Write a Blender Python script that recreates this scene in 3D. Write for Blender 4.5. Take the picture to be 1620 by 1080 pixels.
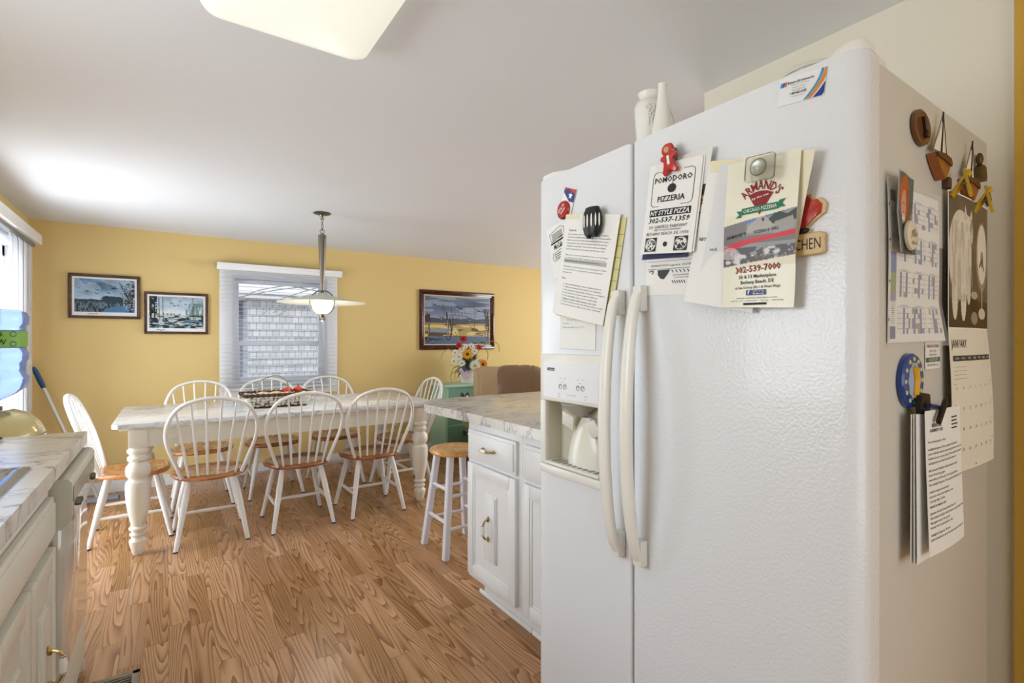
import bpy, bmesh, math, random
import numpy as np
from mathutils import Vector, Matrix, Euler
random.seed(7)
PI = math.pi
scn = bpy.context.scene
for o in list(bpy.data.objects): bpy.data.objects.remove(o)
C = scn.collection

# ------------------------------------------------------------ camera, world, light, exposure
CAMZ, FPX, YAW = 1.29, 797.0, math.atan(544 / 797)
cam = bpy.data.objects.new('camera', bpy.data.cameras.new('camera')); C.objects.link(cam)
cam.location = (0, 0, CAMZ); cam.rotation_euler = (PI / 2, 0, -YAW)
cam.data.sensor_width = 36; cam.data.lens = 36 * FPX / 1620; cam.data.clip_start = .02; cam.data.clip_end = 200
scn.camera = cam
W = bpy.data.worlds.new('sky'); scn.world = W; W.use_nodes = True
wn = W.node_tree.nodes; wl = W.node_tree.links
bg = wn['Background']; bg.inputs['Strength'].default_value = .9
tc = wn.new('ShaderNodeTexCoord'); sx = wn.new('ShaderNodeSeparateXYZ'); cr = wn.new('ShaderNodeValToRGB')
wl.new(tc.outputs['Generated'], sx.inputs[0]); wl.new(sx.outputs['Z'], cr.inputs[0]); wl.new(cr.outputs[0], bg.inputs[0])
cr.color_ramp.elements[0].position = 0.0; cr.color_ramp.elements[0].color = (.86, .88, .90, 1)
cr.color_ramp.elements[1].position = .5; cr.color_ramp.elements[1].color = (.62, .76, 1.0, 1)
scn.view_settings.view_transform = 'Standard'; scn.view_settings.look = 'None'
scn.view_settings.exposure = 0.42; scn.view_settings.gamma = 1; scn.view_settings.use_curve_mapping = False
sun = bpy.data.objects.new('sun', bpy.data.lights.new('sun', 'SUN')); C.objects.link(sun)
sun.data.energy = 1.2; sun.data.angle = math.radians(6); sun.data.color = (1, .96, .9)
sun.rotation_euler = Euler((math.radians(52), 0, math.radians(-28)))   # high, falling towards +Y/+X: lights the neighbour's wall

def area_light(name, loc, rot, sx_, sy_, e, col=(.93, .97, 1)):
    l = bpy.data.lights.new(name, 'AREA'); l.shape = 'RECTANGLE'; l.size = sx_; l.size_y = sy_; l.energy = e; l.color = col
    o = bpy.data.objects.new(name, l); C.objects.link(o); o.location = loc; o.rotation_euler = rot
    return o
area_light('daylight_patio_door', (-1.25, 4.3, 1.05), (0, -PI / 2, 0), 2.0, 1.7, 55, (.86, .93, 1))
area_light('added_sink_fill', (-1.15, 1.25, 1.5), (0, -PI / 2, 0), .9, 1.1, 16, (.86, .93, 1))  # added fill light in an unseen opening over the sink
area_light('added_rear_fill', (.3, -2.35, 1.35), (PI / 2, 0, 0), 2.6, 1.5, 16, (.9, .95, 1))  # added frontal fill from behind the camera, no known window there
area_light('added_living_fill', (6.05, 3.2, 1.4), (0, PI / 2, 0), 1.2, 2.0, 90, (.88, .94, 1))  # added fill for the dining end, set in an unseen opening

# ------------------------------------------------------------ measuring helpers (photograph pixel -> world plane)
_s, _c = math.sin(YAW), math.cos(YAW)
def ray(px, py):
    r = (px - 810) / FPX
    return (_s + _c * r, _c - _s * r, -(py - 540) / FPX)
def atZ(px, py, z=0):
    d = ray(px, py); t = (z - CAMZ) / d[2]; return Vector((d[0] * t, d[1] * t, z))
def atX(px, py, x):
    d = ray(px, py); t = x / d[0]; return Vector((x, d[1] * t, CAMZ + d[2] * t))
def atY(px, py, y):
    d = ray(px, py); t = y / d[1]; return Vector((d[0] * t, y, CAMZ + d[2] * t))

# ------------------------------------------------------------ materials
def lin(c):
    return tuple((v / 12.92 if v <= .04045 else ((v + .055) / 1.055) ** 2.4) for v in c)
def rgb(r, g, b): return lin((r / 255, g / 255, b / 255)) + (1,)
_M = {}
def mat(name, col=None, rough=.5, metal=0, bump=None, coat=0, emit=None, trans=0, ior=1.45, alpha=1, spec=.5):
    if name in _M: return _M[name]
    m = bpy.data.materials.new(name); m.use_nodes = True
    nt = m.node_tree; p = nt.nodes['Principled BSDF']
    p.inputs['Base Color'].default_value = rgb(*col)
    p.inputs['Roughness'].default_value = rough; p.inputs['Metallic'].default_value = metal
    p.inputs['Coat Weight'].default_value = coat; p.inputs['Coat Roughness'].default_value = .08
    p.inputs['Transmission Weight'].default_value = trans; p.inputs['IOR'].default_value = ior
    p.inputs['Alpha'].default_value = alpha; p.inputs['Specular IOR Level'].default_value = spec
    if emit:
        p.inputs['Emission Color'].default_value = rgb(*emit[0]); p.inputs['Emission Strength'].default_value = emit[1]
    if bump:
        tcn = nt.nodes.new('ShaderNodeTexCoord'); n = nt.nodes.new('ShaderNodeTexNoise'); b = nt.nodes.new('ShaderNodeBump')
        n.inputs['Scale'].default_value = bump[0]; n.inputs['Detail'].default_value = 3
        b.inputs['Strength'].default_value = bump[1]; b.inputs['Distance'].default_value = bump[2] if len(bump) > 2 else .002
        nt.links.new(tcn.outputs['Object'], n.inputs['Vector']); nt.links.new(n.outputs['Fac'], b.inputs['Height'])
        nt.links.new(b.outputs['Normal'], p.inputs['Normal'])
    _M[name] = m; return m
def N(nt, t, **kw):
    n = nt.nodes.new(t)
    for k, v in kw.items(): setattr(n, k, v)
    return n
def math_(nt, op, a, b=None):
    n = N(nt, 'ShaderNodeMath', operation=op)
    for i, v in enumerate((a, b)):
        if v is None: continue
        if isinstance(v, (int, float)): n.inputs[i].default_value = v
        else: nt.links.new(v, n.inputs[i])
    return n.outputs[0]
def ramp(nt, fac, stops):
    r = N(nt, 'ShaderNodeValToRGB'); e = r.color_ramp.elements
    while len(e) < len(stops): e.new(.5)
    for i, (p, c) in enumerate(stops): e[i].position = p; e[i].color = rgb(*c)
    nt.links.new(fac, r.inputs[0]); return r.outputs[0]

def floor_material():
    m = mat('oak_laminate', (180, 130, 90), .3); nt = m.node_tree; p = nt.nodes['Principled BSDF']; L = nt.links
    tcn = N(nt, 'ShaderNodeTexCoord'); s = N(nt, 'ShaderNodeSeparateXYZ'); L.new(tcn.outputs['Object'], s.inputs[0])
    x, y = s.outputs[0], s.outputs[1]
    xs = math_(nt, 'DIVIDE', x, .083); i = math_(nt, 'FLOOR', xs); fx = math_(nt, 'FRACT', xs)
    w1 = N(nt, 'ShaderNodeTexWhiteNoise', noise_dimensions='1D'); L.new(i, w1.inputs['W'])
    ys = math_(nt, 'ADD', math_(nt, 'DIVIDE', y, .58), math_(nt, 'MULTIPLY', w1.outputs['Value'], 9.0))
    j = math_(nt, 'FLOOR', ys); fy = math_(nt, 'FRACT', ys)
    cb = N(nt, 'ShaderNodeCombineXYZ'); L.new(i, cb.inputs[0]); L.new(j, cb.inputs[1])
    w2 = N(nt, 'ShaderNodeTexWhiteNoise', noise_dimensions='3D'); L.new(cb.outputs[0], w2.inputs['Vector'])
    rnd = w2.outputs['Value']
    # cathedral grain: contour lines of a stretched noise field, different for every strip
    g = N(nt, 'ShaderNodeCombineXYZ')
    L.new(math_(nt, 'ADD', math_(nt, 'MULTIPLY', x, 9.0), math_(nt, 'MULTIPLY', rnd, 60.0)), g.inputs[0])
    L.new(math_(nt, 'ADD', math_(nt, 'MULTIPLY', y, .62), math_(nt, 'MULTIPLY', rnd, 31.0)), g.inputs[1])
    L.new(math_(nt, 'MULTIPLY', rnd, 40.0), g.inputs[2])
    n1 = N(nt, 'ShaderNodeTexNoise'); n1.inputs['Scale'].default_value = 1.0; n1.inputs['Detail'].default_value = 1.6; n1.inputs['Roughness'].default_value = .35
    L.new(g.outputs[0], n1.inputs['Vector'])
    band = math_(nt, 'FRACT', math_(nt, 'MULTIPLY', n1.outputs['Fac'], 26.0))
    g2 = N(nt, 'ShaderNodeCombineXYZ'); L.new(math_(nt, 'MULTIPLY', x, 260.0), g2.inputs[0]); L.new(math_(nt, 'MULTIPLY', y, 9.0), g2.inputs[1]); L.new(rnd, g2.inputs[2])
    n2 = N(nt, 'ShaderNodeTexNoise'); n2.inputs['Scale'].default_value = 1.0; n2.inputs['Detail'].default_value = 3; L.new(g2.outputs[0], n2.inputs['Vector'])
    fac = math_(nt, 'ADD', math_(nt, 'MULTIPLY', band, .62), math_(nt, 'MULTIPLY', n2.outputs['Fac'], .38))
    col = ramp(nt, fac, [(.15, (200, 153, 108)), (.5, (184, 136, 92)), (.72, (148, 102, 62)), (.92, (106, 70, 42))])
    hs = N(nt, 'ShaderNodeHueSaturation'); L.new(col, hs.inputs['Color'])
    L.new(math_(nt, 'ADD', math_(nt, 'MULTIPLY', rnd, .42), .74), hs.inputs['Value'])
    L.new(math_(nt, 'ADD', math_(nt, 'MULTIPLY', w2.outputs['Value'], -.12), 1.05), hs.inputs['Saturation'])
    seam = math_(nt, 'MAXIMUM', math_(nt, 'LESS_THAN', fx, .014), math_(nt, 'LESS_THAN', fy, .0045))
    mx = N(nt, 'ShaderNodeMix', data_type='RGBA'); L.new(math_(nt, 'MULTIPLY', seam, .55), mx.inputs[0]); L.new(hs.outputs[0], mx.inputs[6]); mx.inputs[7].default_value = rgb(92, 58, 34)
    L.new(mx.outputs[2], p.inputs['Base Color'])
    p.inputs['Roughness'].default_value = .27; p.inputs['Specular IOR Level'].default_value = .55
    b = N(nt, 'ShaderNodeBump'); b.inputs['Strength'].default_value = .12; b.inputs['Distance'].default_value = .001
    L.new(math_(nt, 'SUBTRACT', 1.0, fac), b.inputs['Height']); L.new(b.outputs[0], p.inputs['Normal'])
    return m
def marble_material(name, base, veinc, sc, rough=.18):
    m = mat(name, base, rough); nt = m.node_tree; p = nt.nodes['Principled BSDF']; L = nt.links
    tcn = N(nt, 'ShaderNodeTexCoord'); mp = N(nt, 'ShaderNodeMapping'); mp.inputs['Rotation'].default_value = (.3, .2, .65); mp.inputs['Scale'].default_value = (1, 2.6, 1.5)
    L.new(tcn.outputs['Object'], mp.inputs[0])
    n1 = N(nt, 'ShaderNodeTexNoise'); n1.inputs['Scale'].default_value = sc; n1.inputs['Detail'].default_value = 6; n1.inputs['Roughness'].default_value = .62; n1.inputs['Distortion'].default_value = .6
    L.new(mp.outputs[0], n1.inputs['Vector'])
    v = math_(nt, 'ABSOLUTE', math_(nt, 'SUBTRACT', n1.outputs['Fac'], .5))
    n2 = N(nt, 'ShaderNodeTexNoise'); n2.inputs['Scale'].default_value = sc * .9; L.new(tcn.outputs['Object'], n2.inputs['Vector'])
    vein = math_(nt, 'MULTIPLY', math_(nt, 'SUBTRACT', 1.0, math_(nt, 'MINIMUM', math_(nt, 'MULTIPLY', v, 30.0), 1.0)), math_(nt, 'POWER', math_(nt, 'MINIMUM', math_(nt, 'MULTIPLY', n2.outputs['Fac'], 1.55), 1.0), 2.2))
    mx = N(nt, 'ShaderNodeMix', data_type='RGBA'); L.new(vein, mx.inputs[0]); mx.inputs[6].default_value = rgb(*base); mx.inputs[7].default_value = rgb(*veinc)
    n3 = N(nt, 'ShaderNodeTexNoise'); n3.inputs['Scale'].default_value = sc * 1.2; n3.inputs['Detail'].default_value = 4; L.new(mp.outputs[0], n3.inputs['Vector'])
    mx2 = N(nt, 'ShaderNodeMix', data_type='RGBA'); mx2.inputs[0].default_value = .25; L.new(mx.outputs[2], mx2.inputs[6])
    L.new(ramp(nt, n3.outputs['Fac'], [(.35, tuple(int(q * .84) for q in base)), (.6, base)]), mx2.inputs[7])
    L.new(mx2.outputs[2], p.inputs['Base Color']); return m
def wood_material(name, c1, c2, sc=6, rough=.3, coat=.3, axis='X'):
    m = mat(name, c1, rough, coat=coat); nt = m.node_tree; p = nt.nodes['Principled BSDF']; L = nt.links
    tcn = N(nt, 'ShaderNodeTexCoord'); mp = N(nt, 'ShaderNodeMapping')
    mp.inputs['Scale'].default_value = (.25, 1, 1) if axis == 'X' else ((1, .25, 1) if axis == 'Y' else (1, 1, .2))
    L.new(tcn.outputs['Object'], mp.inputs[0])
    n1 = N(nt, 'ShaderNodeTexNoise'); n1.inputs['Scale'].default_value = sc; n1.inputs['Detail'].default_value = 3; L.new(mp.outputs[0], n1.inputs['Vector'])
    fr = math_(nt, 'FRACT', math_(nt, 'MULTIPLY', n1.outputs['Fac'], 7.0))
    L.new(ramp(nt, fr, [(.1, c1), (.95, c2)]), p.inputs['Base Color']); return m
def painted_material(name='painted_print', rough=.45):
    m = mat(name, (255, 255, 255), rough); nt = m.node_tree
    a = N(nt, 'ShaderNodeVertexColor', layer_name='print'); nt.links.new(a.outputs[0], nt.nodes['Principled BSDF'].inputs['Base Color']); return m

def translucent(m, k):
    nt = m.node_tree; o = nt.nodes['Material Output']; p = nt.nodes['Principled BSDF']; t = N(nt, 'ShaderNodeBsdfTranslucent'); x = N(nt, 'ShaderNodeMixShader')
    t.inputs[0].default_value = p.inputs['Base Color'].default_value; x.inputs[0].default_value = k
    nt.links.new(p.outputs[0], x.inputs[1]); nt.links.new(t.outputs[0], x.inputs[2]); nt.links.new(x.outputs[0], o.inputs['Surface']); return m
FLOOR = floor_material()
MARBLE = marble_material('marble_laminate_counter', (212, 208, 200), (84, 80, 78), 3.2, .22)
MARBLET = marble_material('marble_laminate_table', (226, 226, 226), (110, 112, 120), 2.8, .15)
WHITE = mat('white_paint', (238, 236, 232), .3)
CREAM = mat('cream_paint', (236, 230, 214), .32)
CABW = mat('cabinet_white_paint', (232, 233, 234), .35, bump=(40, .05))
CABL = mat('cabinet_almond_paint', (222, 218, 204), .35, bump=(40, .08))
YELLOW = mat('mustard_wall_paint', (222, 194, 130), .75, bump=(90, .12))
CWALL = mat('cream_wall_paint', (234, 229, 212), .75, bump=(90, .1))
CEIL = mat('ceiling_paint', (233, 234, 236), .85, bump=(30, .1))
TRIM = mat('trim_white', (240, 240, 240), .35)
BRASS = mat('antique_brass', (186, 168, 116), .2, 1)
CERAM = mat('white_ceramic', (240, 238, 232), .12)
NICKEL = mat('brushed_nickel', (128, 122, 112), .3, 1)
STEEL = mat('stainless_steel', (190, 195, 202), .22, 1)
BLACK = mat('black_plastic', (22, 22, 24), .4)
DARK = mat('dark_gap', (30, 28, 26), .9)
INK = mat('black_ink', (28, 28, 32), .6)
PAPER = mat('white_paper', (236, 236, 234), .6)
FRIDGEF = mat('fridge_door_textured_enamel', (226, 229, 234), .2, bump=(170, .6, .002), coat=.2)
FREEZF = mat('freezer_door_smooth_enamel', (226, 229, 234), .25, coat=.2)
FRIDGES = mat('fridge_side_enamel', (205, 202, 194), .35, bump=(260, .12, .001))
FPLAST = mat('fridge_white_plastic', (232, 231, 224), .28)
FGREY = mat('fridge_gasket_grey', (140, 140, 138), .6)
SEATW = wood_material('honey_oak_seat', (204, 142, 84), (170, 104, 56), 9, .22, .5)
SEATD = wood_material('brown_oak_seat', (176, 112, 66), (130, 72, 38), 9, .22, .5)
STOOLW = wood_material('pine_stool_seat', (226, 172, 104), (204, 142, 76), 8, .25, .5, 'Y')
FRAMEW = wood_material('dark_walnut_frame', (92, 54, 34), (60, 34, 22), 10, .3, .3)
FRAMEM = wood_material('mahogany_frame', (84, 34, 26), (50, 18, 14), 10, .25, .4)
GLASS = mat('clear_glass', (255, 255, 255), .02, trans=1, ior=1.45)
PRINT = painted_material()

# ------------------------------------------------------------ mesh builders
class MB:
    def __init__(s): s.bm = bmesh.new()
    def _x(s, vs, M):
        if M is not None: bmesh.ops.transform(s.bm, matrix=M, verts=vs)
    def box(s, a, b, bev=0, M=None, seg=2):
        lo = [min(p, q) for p, q in zip(a, b)]; hi = [max(p, q) for p, q in zip(a, b)]
        r = bmesh.ops.create_cube(s.bm, size=1)['verts']
        for v in r: v.co = Vector([(l + h) / 2 + c * (h - l) for l, h, c in zip(lo, hi, v.co)])
        if bev:
            es = list({e for v in r for e in v.link_edges})
            q = bmesh.ops.bevel(s.bm, geom=es, offset=bev, segments=seg, profile=.5, affect='EDGES')
            r = list({v for f in q['faces'] for v in f.verts} | {v for v in r if v.is_valid})
        s._x(r, M); return s
    def prism(s, pts, z0, z1, M=None, bev=0):
        lo = [s.bm.verts.new((x, y, z0)) for x, y in pts]; hi = [s.bm.verts.new((x, y, z1)) for x, y in pts]
        n = len(pts); fs = [s.bm.faces.new(lo[::-1]), s.bm.faces.new(hi)]
        for i in range(n): fs.append(s.bm.faces.new((lo[i], lo[(i + 1) % n], hi[(i + 1) % n], hi[i])))
        vs = lo + hi
        if bev:
            es = [e for e in fs[1].edges]
            q = bmesh.ops.bevel(s.bm, geom=es, offset=bev, segments=2, profile=.5, affect='EDGES')
            vs = list({v for f in q['faces'] for v in f.verts} | {v for v in vs if v.is_valid})
        s._x(vs, M); return s
    def lathe(s, prof, seg=24, M=None, caps=True):
        rings = []
        for r, z in prof:
            rings.append([s.bm.verts.new((r * math.cos(2 * PI * k / seg), r * math.sin(2 * PI * k / seg), z)) for k in range(seg)])
        for a, b in zip(rings, rings[1:]):
            for k in range(seg): s.bm.faces.new((a[k], a[(k + 1) % seg], b[(k + 1) % seg], b[k]))
        if caps: s.bm.faces.new(rings[0][::-1]); s.bm.faces.new(rings[-1])
        s._x([v for r in rings for v in r], M); return s
    def tube(s, path, rad, seg=10, M=None, closed=False, flat=1.0, up=None):
        P = [Vector(p) for p in path]; n = len(P)
        R = rad if isinstance(rad, (list, tuple)) else [rad] * n
        rings = []; ref = Vector(up) if up else None
        for i in range(n):
            if closed: t = P[(i + 1) % n] - P[i - 1]
            else: t = P[min(i + 1, n - 1)] - P[max(i - 1, 0)]
            t.normalize()
            if ref is None: ref = Vector((0, 0, 1)) if abs(t.z) < .9 else Vector((1, 0, 0))
            u = ref - t * ref.dot(t)
            if u.length < 1e-4: u = t.orthogonal()
            u.normalize(); ref = u if not up else ref; v = t.cross(u)
            rings.append([s.bm.verts.new(P[i] + (u * math.cos(2 * PI * k / seg) * flat + v * math.sin(2 * PI * k / seg)) * R[i]) for k in range(seg)])
        pr = list(zip(rings, rings[1:])) + ([(rings[-1], rings[0])] if closed else [])
        for a, b in pr:
            for k in range(seg): s.bm.faces.new((a[k], a[(k + 1) % seg], b[(k + 1) % seg], b[k]))
        if not closed: s.bm.faces.new(rings[0][::-1]); s.bm.faces.new(rings[-1])
        s._x([v for r in rings for v in r], M); return s
    def ball(s, c, r, sc=(1, 1, 1), M=None, u=16, v=10):
        q = bmesh.ops.create_uvsphere(s.bm, u_segments=u, v_segments=v, radius=1)['verts']
        for w in q: w.co = Vector((c[0] + w.co.x * r * sc[0], c[1] + w.co.y * r * sc[1], c[2] + w.co.z * r * sc[2]))
        s._x(q, M); return s
    def rings(s, rs, M=None, cap=True):
        R = [[s.bm.verts.new(p) for p in r] for r in rs]; n = len(R[0])
        for a, b in zip(R, R[1:]):
            for k in range(n): s.bm.faces.new((a[k], a[(k + 1) % n], b[(k + 1) % n], b[k]))
        if cap: s.bm.faces.new(R[0][::-1]); s.bm.faces.new(R[-1])
        s._x([v for r in R for v in r], M); return s
    def face(s, pts):
        s.bm.faces.new([s.bm.verts.new(p) for p in pts]); return s
    def build(s, name, m, parent=None, smooth=35, loc=None, mods=None):
        bmesh.ops.recalc_face_normals(s.bm, faces=s.bm.faces)
        me = bpy.data.meshes.new(name); s.bm.to_mesh(me); s.bm.free()
        for mm in (m if isinstance(m, (list, tuple)) else [m]): me.materials.append(mm)
        if smooth:
            me.shade_smooth(); me.set_sharp_from_angle(angle=math.radians(smooth))
        o = bpy.data.objects.new(name, me); C.objects.link(o)
        if parent: o.parent = parent
        if loc: o.location = loc
        return o
def catmull(P, k=6, closed=False):
    P = [Vector(p) for p in P]; out = []; n = len(P)
    rng = range(n if closed else n - 1)
    for i in rng:
        if closed: p0, p1, p2, p3 = P[i - 1], P[i], P[(i + 1) % n], P[(i + 2) % n]
        else: p0, p1, p2, p3 = P[max(i - 1, 0)], P[i], P[i + 1], P[min(i + 2, n - 1)]
        for j in range(k):
            t = j / k
            out.append(.5 * ((2 * p1) + (-p0 + p2) * t + (2 * p0 - 5 * p1 + 4 * p2 - p3) * t * t + (-p0 + 3 * p1 - 3 * p2 + p3) * t ** 3))
    if not closed: out.append(P[-1])
    return out
def empty(name, loc, rz=0, label=None, cat=None, group=None, rot=None):
    o = bpy.data.objects.new(name, None); C.objects.link(o); o.location = loc
    o.rotation_euler = rot if rot else (0, 0, rz); o.empty_display_size = .05
    if label: tag(o, label, cat, group)
    return o
def tag(o, label, cat, group=None):
    o['label'] = label; o['category'] = cat
    if group: o['group'] = group
    return o
def struct(o): o['kind'] = 'structure'; return o
def copy_tree(o, parent=None):
    c = o.copy(); C.objects.link(c)
    if parent: c.parent = parent
    for ch in [k for k in bpy.data.objects if k.parent == o]: copy_tree(ch, c)
    return c
def box(name, a, b, m, parent=None, bev=0): return MB().box(a, b, bev).build(name, m, parent)

# printed text laid on a sheet, as mesh; bend(x, y) -> z keeps it on a curved sheet
class Ink:
    def __init__(s, bend=None, z=.0007): s.bm = bmesh.new(); s.bend = bend or (lambda x, y: 0); s.z = z
    def text(s, t, x, y, w=None, h=None, rot=0, align='C', bold=0, shear=0, arc=None):
        cu = bpy.data.curves.new('t', 'FONT'); cu.body = t; cu.resolution_u = 1; cu.offset = bold; cu.shear = shear
        ob = bpy.data.objects.new('t', cu); me = bpy.data.meshes.new_from_object(ob)
        co = np.empty(len(me.vertices) * 3); me.vertices.foreach_get('co', co); co = co.reshape(-1, 3)
        if len(co) == 0: return s
        mn, mx = co.min(0), co.max(0); ow, oh = mx[0] - mn[0], mx[1] - mn[1]
        sx = (w / ow) if w else (h / oh); sy = (h / oh) if h else sx
        if w and not h: sy = sx
        co[:, 0] = (co[:, 0] - mn[0]) * sx; co[:, 1] = (co[:, 1] - (mn[1] + mx[1]) / 2) * sy; W_ = ow * sx
        if align == 'C': co[:, 0] -= W_ / 2
        elif align == 'R': co[:, 0] -= W_
        if arc:                                           # bend the line of text round a circle of radius arc
            a = co[:, 0] / arc; r = arc + co[:, 1]
            co[:, 0] = np.sin(a) * r; co[:, 1] = np.cos(a) * r - arc
        ca, sa = math.cos(rot), math.sin(rot)
        vs = []
        for p in co:
            X_, Y_ = x + p[0] * ca - p[1] * sa, y + p[0] * sa + p[1] * ca
            vs.append(s.bm.verts.new((X_, Y_, s.bend(X_, Y_) + s.z)))
        for f in me.polygons:
            try: s.bm.faces.new([vs[i] for i in f.vertices])
            except ValueError: pass
        bpy.data.meshes.remove(me); bpy.data.objects.remove(ob); bpy.data.curves.remove(cu); return s
    def quad(s, x0, y0, x1, y1, rot=0, dz=0):
        cx, cy = (x0 + x1) / 2, (y0 + y1) / 2; ca, sa = math.cos(rot), math.sin(rot)
        n = max(1, int(abs(x1 - x0) / .02)); rows = []
        for yy in (y0, y1):
            rows.append([])
            for k in range(n + 1):
                dx, dy = x0 + (x1 - x0) * k / n - cx, yy - cy
                X_, Y_ = cx + dx * ca - dy * sa, cy + dx * sa + dy * ca
                rows[-1].append(s.bm.verts.new((X_, Y_, s.bend(X_, Y_) + s.z + dz)))
        for k in range(n): s.bm.faces.new((rows[0][k], rows[0][k + 1], rows[1][k + 1], rows[1][k]))
        return s
    def poly(s, pts, dz=0):
        s.bm.faces.new([s.bm.verts.new((x, y, s.bend(x, y) + s.z + dz)) for x, y in pts]); return s
    def line(s, pts, w):
        for (x0, y0), (x1, y1) in zip(pts, pts[1:]):
            d = Vector((x1 - x0, y1 - y0)); L_ = d.length
            if L_ < 1e-6: continue
            n = Vector((-d.y, d.x)) / L_ * w / 2
            s.poly([(x0 + n.x, y0 + n.y), (x0 - n.x, y0 - n.y), (x1 - n.x, y1 - n.y), (x1 + n.x, y1 + n.y)])
        return s
    def build(s, name, m, parent):
        bmesh.ops.recalc_face_normals(s.bm, faces=s.bm.faces)
        for f in s.bm.faces:
            if f.normal.z < 0: f.normal_flip()
        me = bpy.data.meshes.new(name); s.bm.to_mesh(me); s.bm.free(); me.materials.append(m)
        o = bpy.data.objects.new(name, me); C.objects.link(o); o.parent = parent; return o

# numpy painting -> coloured grid mesh (a flat or bent printed surface)
class Paint:
    def __init__(s, w, h, col=(255, 255, 255)):
        s.w, s.h = w, h; s.a = np.ones((h, w, 3)) * np.array(col) / 255.; s.Y, s.X = np.mgrid[0:h, 0:w]; s.X = (s.X + .5) / w; s.Y = 1 - (s.Y + .5) / h
    def fill(s, mask, col, k=1.0):
        m = mask[..., None] * k; s.a = s.a * (1 - m) + m * np.array(col) / 255.; return s
    def rect(s, x0, y0, x1, y1, col, k=1.0): return s.fill(((s.X >= x0) & (s.X <= x1) & (s.Y >= y0) & (s.Y <= y1)).astype(float), col, k)
    def ell(s, cx, cy, rx, ry, col, k=1.0, rot=0):
        dx, dy = s.X - cx, s.Y - cy; ca, sa = math.cos(rot), math.sin(rot)
        u, v = (dx * ca + dy * sa) / rx, (-dx * sa + dy * ca) / ry
        return s.fill((u * u + v * v < 1).astype(float), col, k)
    def line(s, pts, wd, col, k=1.0):
        asp = s.w / s.h
        for (x0, y0), (x1, y1) in zip(pts, pts[1:]):
            dx, dy = (x1 - x0) * asp, y1 - y0; L2 = dx * dx + dy * dy + 1e-12
            t = np.clip(((s.X - x0) * asp * dx + (s.Y - y0) * dy) / L2, 0, 1)
            d = np.hypot((s.X - x0) * asp - t * dx, s.Y - y0 - t * dy); s.fill((d < wd).astype(float), col, k)
        return s
    def poly(s, pts, col, k=1.0):
        ins = np.zeros_like(s.X, bool); n = len(pts)
        for i in range(n):
            (x0, y0), (x1, y1) = pts[i], pts[(i + 1) % n]
            if y0 == y1: continue
            ins ^= ((s.Y > y0) != (s.Y > y1)) & (s.X < (x1 - x0) * (s.Y - y0) / (y1 - y0) + x0)
        return s.fill(ins.astype(float), col, k)
    def noise(s, fx, fy, seed=0, oct=3):
        rs = np.random.RandomState(seed); out = np.zeros_like(s.X); amp = 1; tot = 0
        for o in range(oct):
            gx, gy = int(fx * 2 ** o) + 2, int(fy * 2 ** o) + 2; g = rs.rand(gy + 1, gx + 1)
            u, v = s.X * (gx - 1), s.Y * (gy - 1); i, j = u.astype(int), v.astype(int); a, b = u - i, v - j
            a = a * a * (3 - 2 * a); b = b * b * (3 - 2 * b)
            out += amp * ((g[j, i] * (1 - a) + g[j, i + 1] * a) * (1 - b) + (g[j + 1, i] * (1 - a) + g[j + 1, i + 1] * a) * b); tot += amp; amp *= .5
        return out / tot
    def mesh(s, name, w, h, parent, x0=0, y0=0, bend=None, z=.0006, m=None):
        """grid with one colour per cell corner; top-left corner at (x0, y0), going down to y0-h"""
        H_, W_ = s.h, s.w; bend = bend or (lambda x, y: 0)
        xs = x0 + np.linspace(0, w, W_); ys = y0 - np.linspace(0, h, H_)
        XX, YY = np.meshgrid(xs, ys); ZZ = np.vectorize(lambda a, b: bend(a, b) + z)(XX, YY)
        co = np.stack([XX, YY, ZZ], -1).reshape(-1, 3)
        idx = np.arange(H_ * W_).reshape(H_, W_)
        f = np.stack([idx[:-1, :-1], idx[1:, :-1], idx[1:, 1:], idx[:-1, 1:]], -1).reshape(-1, 4)
        me = bpy.data.meshes.new(name); me.vertices.add(len(co)); me.vertices.foreach_set('co', co.ravel())
        me.loops.add(f.size); me.loops.foreach_set('vertex_index', f.ravel().astype(np.int32))
        me.polygons.add(len(f)); me.polygons.foreach_set('loop_start', np.arange(0, f.size, 4, dtype=np.int32))
        me.update(calc_edges=True); me.validate()
        a = np.clip(s.a, 0, 1); a = np.where(a <= .04045, a / 12.92, ((a + .055) / 1.055) ** 2.4)
        ca = me.color_attributes.new('print', 'FLOAT_COLOR', 'POINT')
        ca.data.foreach_set('color', np.concatenate([a.reshape(-1, 3), np.ones((H_ * W_, 1))], 1).ravel())
        me.materials.append(m or PRINT); me.shade_smooth()
        o = bpy.data.objects.new(name, me); C.objects.link(o); o.parent = parent; return o

# ============================================================ THE ROOM
CH = 2.27            # ceiling height
BY, LX = 5.49, -.92  # back wall, left wall
FX = 1.75            # wall behind the refrigerator
RX = 5.8
struct(box('floor', (LX - .15, -2.2, -.05), (RX + .15, BY + .15, 0), FLOOR))
struct(box('ceiling', (LX - .15, -2.2, CH), (RX + .15, BY + .15, CH + .06), CEIL))
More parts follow.
